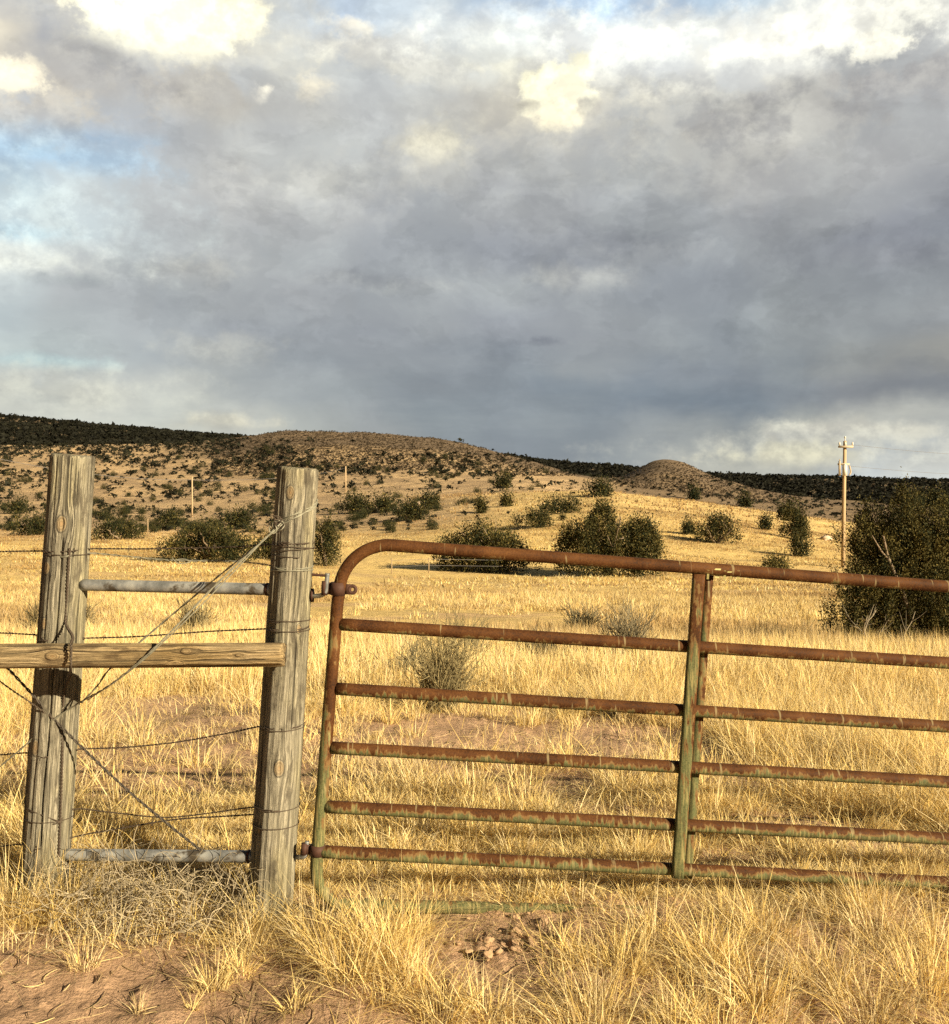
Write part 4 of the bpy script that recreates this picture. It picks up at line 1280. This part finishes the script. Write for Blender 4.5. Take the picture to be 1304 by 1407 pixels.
b = MB(); b.tube(np.array([(lx - .12, -.30, z2 - .74), (lx - .12, -.30, z2 - .06)]), .15, 14); b.tube(np.array([(lx - .12, -.30, z2 - .06), (lx - .12, -.30, z2 + .02)]), np.array((.12, .06)), 12); b.build('transformer_can', M_CAN, pole)
b = MB(); b.tube(spline([(lx + .2, -.2, z2 - .7), (lx + .3, -.2, z2 - .5), (lx + .22, -.2, z2 - .1)], 6), .05, 8); b.build('conduit', M_ARM, pole)
ptop = pb + (lx, 0, Hh)
for (dz, du, v1, lab) in [(-.25, .42, 621, 'upper power line leaving the utility pole to the right'), (-1.6, .1, 646, 'lower power line leaving the utility pole to the right')]:
    a = ptop + (du, -.2, dz); e = P(1480, v1 + 8, 75)
    t = np.linspace(0, 1, 30)[:, None]; pts = a + (e - a) * t - np.array((0, 0, .25)) * (4 * t * (1 - t))
    b = MB(); b.tube(pts, .008, 4)
    tag(b.build('power_line', M_LINE, origin=tuple(a)), lab, 'power line', 'power lines')
tops = []
for (u, v0, v1, lab) in [(264, 655, 710, 'distant thin pole on the hillside between the two posts'), (475, 641, 676, 'distant thin pale pole on the hillside right of the gate post')]:
    p, d = ground_at(u, v1); h = (v1 - v0) / F * d
    e = tag(empty('utility_pole', tuple(p)), lab, 'utility pole')
    b = MB(); b.tube(np.array([(0, 0, -1), (0, 0, h)]), np.array((1.25, 1.0)) / F * d * .9, 10); b.build('shaft', M_POLE, e)
    tops.append(p + (0, 0, h - .6))
a, e = P(-60, 617, 150), tops[0]
for (a, e, lab) in [(P(-60, 617, 150), tops[0], 'power line sagging across the hillside behind the far left post'), (tops[0], tops[1], 'power line spanning between the two distant thin poles')]:
    t = np.linspace(0, 1, 30)[:, None]; pts = a + (e - a) * t - np.array((0, 0, 1.2)) * (4 * t * (1 - t))
    b = MB(); b.tube(pts, .035, 4); tag(b.build('power_line', M_LINE, origin=tuple(a)), lab, 'power line', 'power lines')
tp = []
for (u, v0, v1, lab) in [(203, 713, 737, 'thin fence post in the field behind the upper wires, left of the broad juniper'), (538, 768, 789, 'thin post of the far fence, left of two behind the bent gate corner'),
                         (589, 766, 788, 'thin post of the far fence, right of two behind the bent gate corner'),                          (700, 768, 789, 'thin post of the far fence beside the wide dark juniper')]:
    if u == 1299:
        d = 15.5; p = at_d(u, d); h = EYE + (HY - v0) / F * d - p[2]
    else:
        p, d = ground_at(u, v1); h = (v1 - v0) / F * d
    b = MB(); b.tube(np.array([(0, 0, -.2), (.01, 0, h * .5), (0, 0, h)]), max(.03, .8 / F * d), 6)
    b.box((0, -.02, h * .93), (max(.05, 1.6 / F * d), .05, h * .06))
    o = b.build('thin_post', M_TPOST); o.location = p; tag(o, lab, 'fence post', 'thin posts of the far fence'); tp.append(p + (0, 0, h))
for f in (.9, .55):
    b = MB(); b.tube(np.array([tp[1] - (0, 0, (1 - f)) , tp[2] - (0, 0, (1 - f)), tp[3] - (0, 0, (1 - f))]), .008, 4)
    tag(b.build('fence_wire', M_LINE), 'thin ' + ('upper' if f == .9 else 'lower') + ' wire of the far fence beyond the bent gate corner', 'wire')

# ------------------------------------------------------------------ sky
world = bpy.data.worlds.new('World'); scene.world = world; world.use_nodes = True
t = NT(world.node_tree); bg = world.node_tree.nodes['Background']
sky = t.new('ShaderNodeTexSky', sky_type='NISHITA'); sky.sun_disc = False
sky.sun_elevation = SUN_EL; sky.sun_rotation = math.radians(180) - SUN_AZ
sky.air_density = 1.0; sky.dust_density = 1.2; sky.ozone_density = 1.2
gen = t.new('ShaderNodeTexCoord').outputs['Generated']
dirv = t.vm('NORMALIZE', gen)
dx, dy_, dz = t.xyz(dirv)
azn = t.m('ARCTAN2', dx, dy_)                     # bearing, 0 = straight ahead
eln = t.m('ARCSINE', dz)
n1 = t.noise(t.scale(dirv, (1, 1, 1.5)), 4.5, 5, .58, 'Color')
n2 = t.noise(t.scale(dirv, (1, 1, 1.2)), 17, 6, .55, 'Color')
w1 = t.vm('SCALE', t.vm('SUBTRACT', n1, (.5, .5, .5)), scale=.16)
w2 = t.vm('SCALE', t.vm('SUBTRACT', n2, (.5, .5, .5)), scale=.050)
wx, wy, wz = t.xyz(t.vm('ADD', w1, w2))
azw = t.m('ADD', azn, wx); elw = t.m('ADD', eln, t.m('MULTIPLY', wy, .6))


def lin(c):
    c = np.asarray(c, float) / 255
    return tuple(np.where(c < .04, c / 12.92, ((c + .055) / 1.055) ** 2.4))


def a_of(u): return math.atan((u - CX) / F)
def e_of(v, u=652): return math.atan((HY - v) / F * math.cos(a_of(u)))


UC = [-400, 0, 100, 200, 300, 400, 500, 600, 700, 800, 900, 1000, 1100, 1200, 1304, 1700]
b_, w_, g1, g2, g3, g4, c_ = (168, 188, 212), (222, 226, 228), (190, 190, 190), (172, 172, 172), (156, 157, 160), (138, 141, 147), (208, 201, 188)
SKY = {
    -500: [b_, w_, g1, b_, w_, g1, b_, w_, b_, b_, w_, g1, b_, w_, g1, b_],
    0: [(186, 180, 170), (190, 184, 174), (196, 190, 178), (236, 226, 200), (240, 230, 205), (205, 208, 210), (184, 196, 212), (190, 198, 206), (178, 194, 214), (172, 192, 218), (180, 198, 218), (190, 206, 220), (205, 212, 216), (196, 196, 194), (190, 196, 204), b_],
    50: [(172, 172, 174), (172, 173, 178), (176, 176, 178), (226, 218, 198), (222, 214, 196), (196, 196, 194), (188, 190, 194), (206, 208, 208), (218, 220, 220), (214, 220, 224), (218, 222, 224), (228, 228, 224), (228, 226, 222), (222, 218, 208), (176, 174, 174), g2],
    100: [(190, 182, 170), (216, 206, 188), (162, 162, 166), (176, 177, 180), (186, 187, 189), (192, 190, 186), (188, 189, 190), (206, 206, 204), (216, 214, 206), (218, 218, 214), (200, 200, 200), (192, 192, 192), (206, 204, 200), (172, 171, 172), (160, 160, 162), g3],
    150: [g2, (184, 176, 166), (178, 173, 168), (180, 181, 183), (184, 180, 174), (184, 182, 179), (186, 186, 186), (190, 188, 184), (196, 190, 180), (186, 182, 176), (176, 176, 175), (178, 178, 178), (178, 177, 176), (164, 164, 165), (158, 158, 160), g3],
    200: [(180, 180, 182), (176, 178, 184), (178, 186, 196), (178, 180, 184), (180, 179, 178), (182, 182, 182), (184, 184, 184), (190, 187, 180), (178, 176, 174), (172, 171, 170), (172, 171, 170), (174, 174, 174), (172, 170, 168), (166, 166, 167), (164, 164, 166), g3],
    250: [(176, 190, 204), (172, 190, 206), (188, 198, 204), (182, 184, 186), (180, 179, 178), (180, 180, 180), (180, 180, 180), (180, 178, 174), (170, 169, 168), (166, 166, 166), (164, 164, 164), (164, 162, 162), (162, 161, 161), (164, 163, 164), (160, 160, 162), g3],
    300: [(200, 208, 212), (188, 206, 216), (192, 198, 200), (178, 179, 180), (176, 175, 175), (172, 172, 173), (164, 165, 168), (162, 163, 165), (160, 160, 162), (158, 158, 160), (154, 155, 158), (148, 149, 153), (152, 153, 156), (150, 151, 155), (146, 147, 152), g4],
    350: [(212, 216, 218), (212, 216, 216), (196, 198, 198), (172, 174, 176), (174, 174, 174), (166, 168, 170), (158, 160, 164), (156, 158, 162), (150, 152, 158), (144, 146, 152), (146, 148, 152), (150, 152, 156), (146, 148, 153), (140, 142, 150), (136, 139, 147), g4],
    400: [(190, 196, 200), (190, 196, 198), (178, 180, 182), (164, 166, 169), (166, 167, 169), (164, 165, 168), (158, 160, 164), (160, 162, 165), (158, 160, 163), (152, 154, 158), (142, 145, 151), (142, 145, 151), (146, 149, 153), (144, 147, 152), (146, 149, 154), g4],
    450: [(180, 186, 190), (178, 186, 190), (172, 176, 178), (162, 164, 168), (158, 160, 165), (156, 158, 163), (154, 156, 162), (156, 158, 162), (148, 150, 157), (150, 152, 157), (150, 153, 157), (142, 146, 152), (146, 149, 153), (148, 151, 155), (150, 152, 156), g4],
    500: [(198, 200, 198), (192, 200, 200), (176, 182, 184), (162, 165, 169), (164, 166, 168), (154, 157, 162), (150, 153, 159), (148, 151, 157), (140, 144, 152), (148, 151, 156), (136, 141, 150), (134, 139, 148), (138, 142, 148), (148, 149, 150), (158, 156, 152), g3],
    545: [(198, 196, 190), (198, 196, 190), (190, 188, 184), (180, 180, 178), (164, 166, 168), (156, 159, 163), (148, 152, 158), (144, 148, 155), (140, 145, 153), (130, 137, 147), (122, 130, 142), (120, 128, 140), (128, 133, 142), (136, 138, 144), (134, 136, 142), g4],
    590: [(206, 204, 196), (206, 204, 196), (200, 200, 194), (196, 196, 190), (186, 185, 180), (166, 168, 168), (152, 155, 160), (144, 150, 157), (140, 146, 155), (140, 146, 154), (150, 153, 157), (158, 160, 161), (170, 170, 166), (182, 181, 176), (188, 187, 182), g2],
    640: [(206, 204, 196), (206, 204, 196), (204, 203, 196), (200, 198, 190), (190, 188, 182), (170, 171, 170), (156, 158, 162), (144, 150, 157), (140, 146, 155), (142, 148, 156), (152, 156, 160), (186, 184, 176), (190, 188, 180), (176, 180, 184), (184, 187, 190), g2],
    700: [g1, w_, w_, g1, g1, g2, g3, g3, g3, g3, g2, g1, w_, w_, w_, g1],
}
A0, A1 = a_of(-400), a_of(1700)
azp = t.mapr(azw, A0, A1, 0, 1, smooth=False)
rows = sorted(SKY)
prev = None
for k, v in enumerate(rows):
    c = t.ramp(azp, [((a_of(u) - A0) / (A1 - A0), lin(cc)) for u, cc in zip(UC, SKY[v])], 'EASE')
    prev = c if prev is None else t.mix(t.mapr(elw, e_of(rows[k - 1]), e_of(v), 0, 1), prev, c)
cloud = prev
# sunlit cumulus heads: bright puffs with a lumpy edge
lump = t.noise(t.scale(dirv, (1, 1, 1.2)), 26, 7, .62)
lumpS = t.noise(t.vm('ADD', t.scale(dirv, (1, 1, 1.2)), (.004, 0, -.012)), 26, 7, .62)
lump2 = t.noise(t.scale(dirv, (1, 1, 1.3)), 9, 5, .55)
edge = t.m('ADD', t.m('MULTIPLY', t.m('SUBTRACT', lump, .5), 3.2), t.m('MULTIPLY', t.m('SUBTRACT', lump2, .5), 2.0))


def puff(cloud, u, v, ru, rv, col, soft=.30, amount=1.0, tilt=0.):
    a = t.m('DIVIDE', t.m('SUBTRACT', azn, a_of(u)), ru / F); e = t.m('DIVIDE', t.m('SUBTRACT', eln, e_of(v, u)), rv / F)
    if tilt: e = t.m('ADD', e, t.m('MULTIPLY', a, tilt))
    r = t.m('SQRT', t.m('ADD', t.m('MULTIPLY', a, a), t.m('MULTIPLY', e, e)))
    up = t.mapr(e, -1.25, .35, .12, 1.0)          # flat soft base, crisp top
    mk = t.m('MULTIPLY', t.mapr(t.m('ADD', r, edge), 1.0 + soft * .5, 1.0 - soft), t.m('MULTIPLY', up, amount))
    cc = t.mix(1.0, lin(col), t.mix(t.mapr(lumpS, .38, .6), (.88, .865, .85), (1.28, 1.25, 1.16)), 'MULTIPLY')
    return t.mix(mk, cloud, cc)


for args in [(70, 218, 120, 26, (150, 182, 214), 1.0, .85, .08), (120, 190, 70, 16, (156, 186, 216), 1.0, .7), (20, 322, 60, 16, (160, 196, 220), .9, .8), (60, 498, 90, 12, (170, 196, 206), .9, .6), (900, 12, 170, 18, (160, 186, 218), 1.0, .85, .06), (1130, 620, 190, 30, (214, 211, 202), 1.0, .8), (1200, 596, 120, 12, (206, 203, 196), .7, .8), (965, 185, 130, 85, (172, 171, 170), .45, .8), (1090, 165, 110, 55, (168, 166, 166), .45, .75), (610, 105, 80, 36, (206, 203, 196), .5, .6), (520, 75, 60, 26, (204, 200, 194), .6, .6), (700, 95, 60, 24, (214, 210, 198), .5, .6), (275, 130, 60, 30, (192, 184, 174), .5, .6), (60, 150, 95, 40, (186, 178, 168), .5, .7), (440, 260, 140, 50, (182, 180, 178), .9, .5), (780, 385, 90, 24, (178, 178, 178), .8, .6), (300, 485, 80, 22, (182, 181, 178), .9, .6), (265, 375, 60, 24, (186, 184, 180), .8, .6), (560, 395, 70, 14, (176, 178, 180), .8, .5), (480, 385, 90, 12, (148, 150, 156), .8, .6), (860, 350, 130, 30, (140, 142, 149), .8, .6), (765, 150, 120, 75, (212, 206, 192), 1.2, .8), (240, 52, 190, 70, (208, 203, 192), 1.2, .75), (60, 300, 130, 70, (206, 218, 224), 1.2, .8, .1), (50, 365, 90, 26, (222, 224, 220), .9, .8), (70, 545, 130, 40, (208, 208, 200), 1.1, .7), (930, 66, 300, 52, (236, 238, 238), 1.1, .95, .15), (1130, 48, 200, 44, (246, 245, 238), .9, .95, .05), (240, 34, 108, 38, (255, 250, 226), .35), (320, 30, 60, 30, (255, 249, 226), .4, .8), (18, 108, 46, 26, (250, 240, 218), .4, .9), (366, 124, 24, 20, (244, 238, 226), .5, .85), (488, 36, 28, 14, (226, 218, 204), .6, .7),
             (762, 130, 56, 34, (255, 250, 224), .3), (765, 165, 34, 24, (246, 236, 210), .6, .8), (1120, 58, 150, 26, (244, 242, 234), .6, .75, .1), (1215, 68, 60, 20, (250, 246, 234), .3, .85), (430, 122, 34, 22, (214, 206, 192), .6, .8),
             (590, 205, 42, 32, (206, 200, 184), .9, .75), (1080, 628, 100, 17, (226, 220, 198), .8, .8), (1270, 640, 70, 22, (212, 212, 208), .8, .6), (330, 582, 70, 14, (206, 200, 186), .9, .7),
             (1240, 590, 120, 14, (200, 198, 192), .8, .6), (1250, 115, 95, 36, (160, 158, 160), .4, .85, .15), (815, 150, 17, 14, (168, 164, 160), .5, .7), (725, 145, 22, 8, (186, 180, 168), .6, .7), (140, 105, 60, 32, (158, 156, 158), .6, .6),
             (90, 385, 50, 14, (158, 164, 170), .7, .7), (745, 470, 62, 9, (126, 129, 140), .6, .75), (1240, 355, 120, 20, (130, 132, 142), .9, .6)]:
    cloud = puff(cloud, *args)
fine = t.noise(t.scale(dirv, (1, 1, 1.5)), 9, 7, .55, dist=.6)
cloud = t.mix(1.0, cloud, t.mix(t.mapr(fine, .3, .7), (.94, .94, .945), (1.06, 1.06, 1.055)), 'MULTIPLY')
bil = t.noise(t.vm('ADD', t.scale(dirv, (1, 1, 1.25)), t.vm('SCALE', w1, scale=.8)), 6.0, 9, .62)
bil = t.m('ABSOLUTE', t.m('SUBTRACT', bil, .5))
high = t.mapr(eln, .05, .22, .35, 1.0)
cloud = t.mix(high, cloud, t.mix(1.0, cloud, t.mix(t.mapr(bil, .0, .17), (.90, .895, .90), (1.10, 1.10, 1.085)), 'MULTIPLY'))
for (sc, off, lo, hi, dk) in [(4.2, (3.1, .7, 1.9), .50, .545, .07), (6.5, (.4, 5.2, 2.2), .52, .56, .06), (11., (7.4, 1.1, .3), .54, .585, .05)]:
    ly = t.noise(t.vm('ADD', t.vm('ADD', t.scale(dirv, (1, 1, 1.7)), t.vm('SCALE', w1, scale=.5)), off), sc, 9, .6)
    lm = t.mapr(ly, lo, hi)
    cloud = t.mix(high, cloud, t.mix(1.0, cloud, t.mix(lm, (1 + dk * .4,) * 3, (1 - dk,) * 3), 'MULTIPLY'))
strat = t.noise(t.scale(dirv, (1, 1, 5.0)), 5.5, 7, .58)
cloud = t.mix(t.mapr(eln, .22, .04, 0, 1), cloud, t.mix(1.0, cloud, t.mix(t.mapr(strat, .34, .64), (.88, .895, .92), (1.10, 1.095, 1.07)), 'MULTIPLY'))
EXPO = 1.27
SKYGAIN = 2 ** -EXPO
STR = .1
lift = t.m('MULTIPLY', t.mapr(eln, .10, .32, 1.06, 1.26), t.mapr(t.m('ABSOLUTE', azn), .50, .90, 1.0, .14))
lift = t.m('MULTIPLY', lift, t.mapr(eln, .50, .80, 1.0, .20))      # added dimming of the unseen sky beside, behind and overhead to weaken fill light
cloud = t.mix(1.0, cloud, t.comb(t.m('MULTIPLY', lift, .985), t.m('MULTIPLY', lift, 1.01), t.m('MULTIPLY', lift, .985)), 'MULTIPLY')
cl10 = t.mix(1.0, cloud, (SKYGAIN / STR,) * 3, 'MULTIPLY')
# broken cloud over the whole dome; the blue of the sky comes through its gaps
cover = t.mapr(t.noise(dirv, 2.2, 5, .55), .36, .5, .75, .98)
front = t.mapr(t.m('ABSOLUTE', azn), .5, .9, .97, 0)
covr = t.m('MAXIMUM', cover, front)
t.put(bg.inputs['Color'], t.mix(covr, sky.outputs[0], cl10))
bg.inputs['Strength'].default_value = STR

sl = bpy.data.lights.new('sun', 'SUN'); sl.energy = 5.0; sl.angle = math.radians(.5); sl.color = (1, .84, .58)
so = bpy.data.objects.new('sun', sl); COL.objects.link(so)
sv = Vector((math.sin(SUN_AZ) * math.cos(SUN_EL), -math.cos(SUN_AZ) * math.cos(SUN_EL), math.sin(SUN_EL)))
so.rotation_euler = sv.to_track_quat('Z', 'Y').to_euler(); so.location = sv * 50

cam = bpy.data.cameras.new('camera'); co_ = bpy.data.objects.new('camera', cam); COL.objects.link(co_)
cam.sensor_fit = 'HORIZONTAL'; cam.sensor_width = 36; cam.lens = 36 * F / 1304; cam.shift_y = -18.5 / 1304
cam.clip_end = 30000; cam.clip_start = .05
co_.location = (0, 0, EYE); co_.rotation_euler = (math.radians(90), 0, 0)
scene.camera = co_
scene.render.engine = 'CYCLES'
scene.cycles.use_denoising = False
scene.cycles.max_bounces = 6
vs = scene.view_settings
vs.view_transform = 'Standard'; vs.look = 'None'; vs.exposure = EXPO; vs.gamma = 1.0
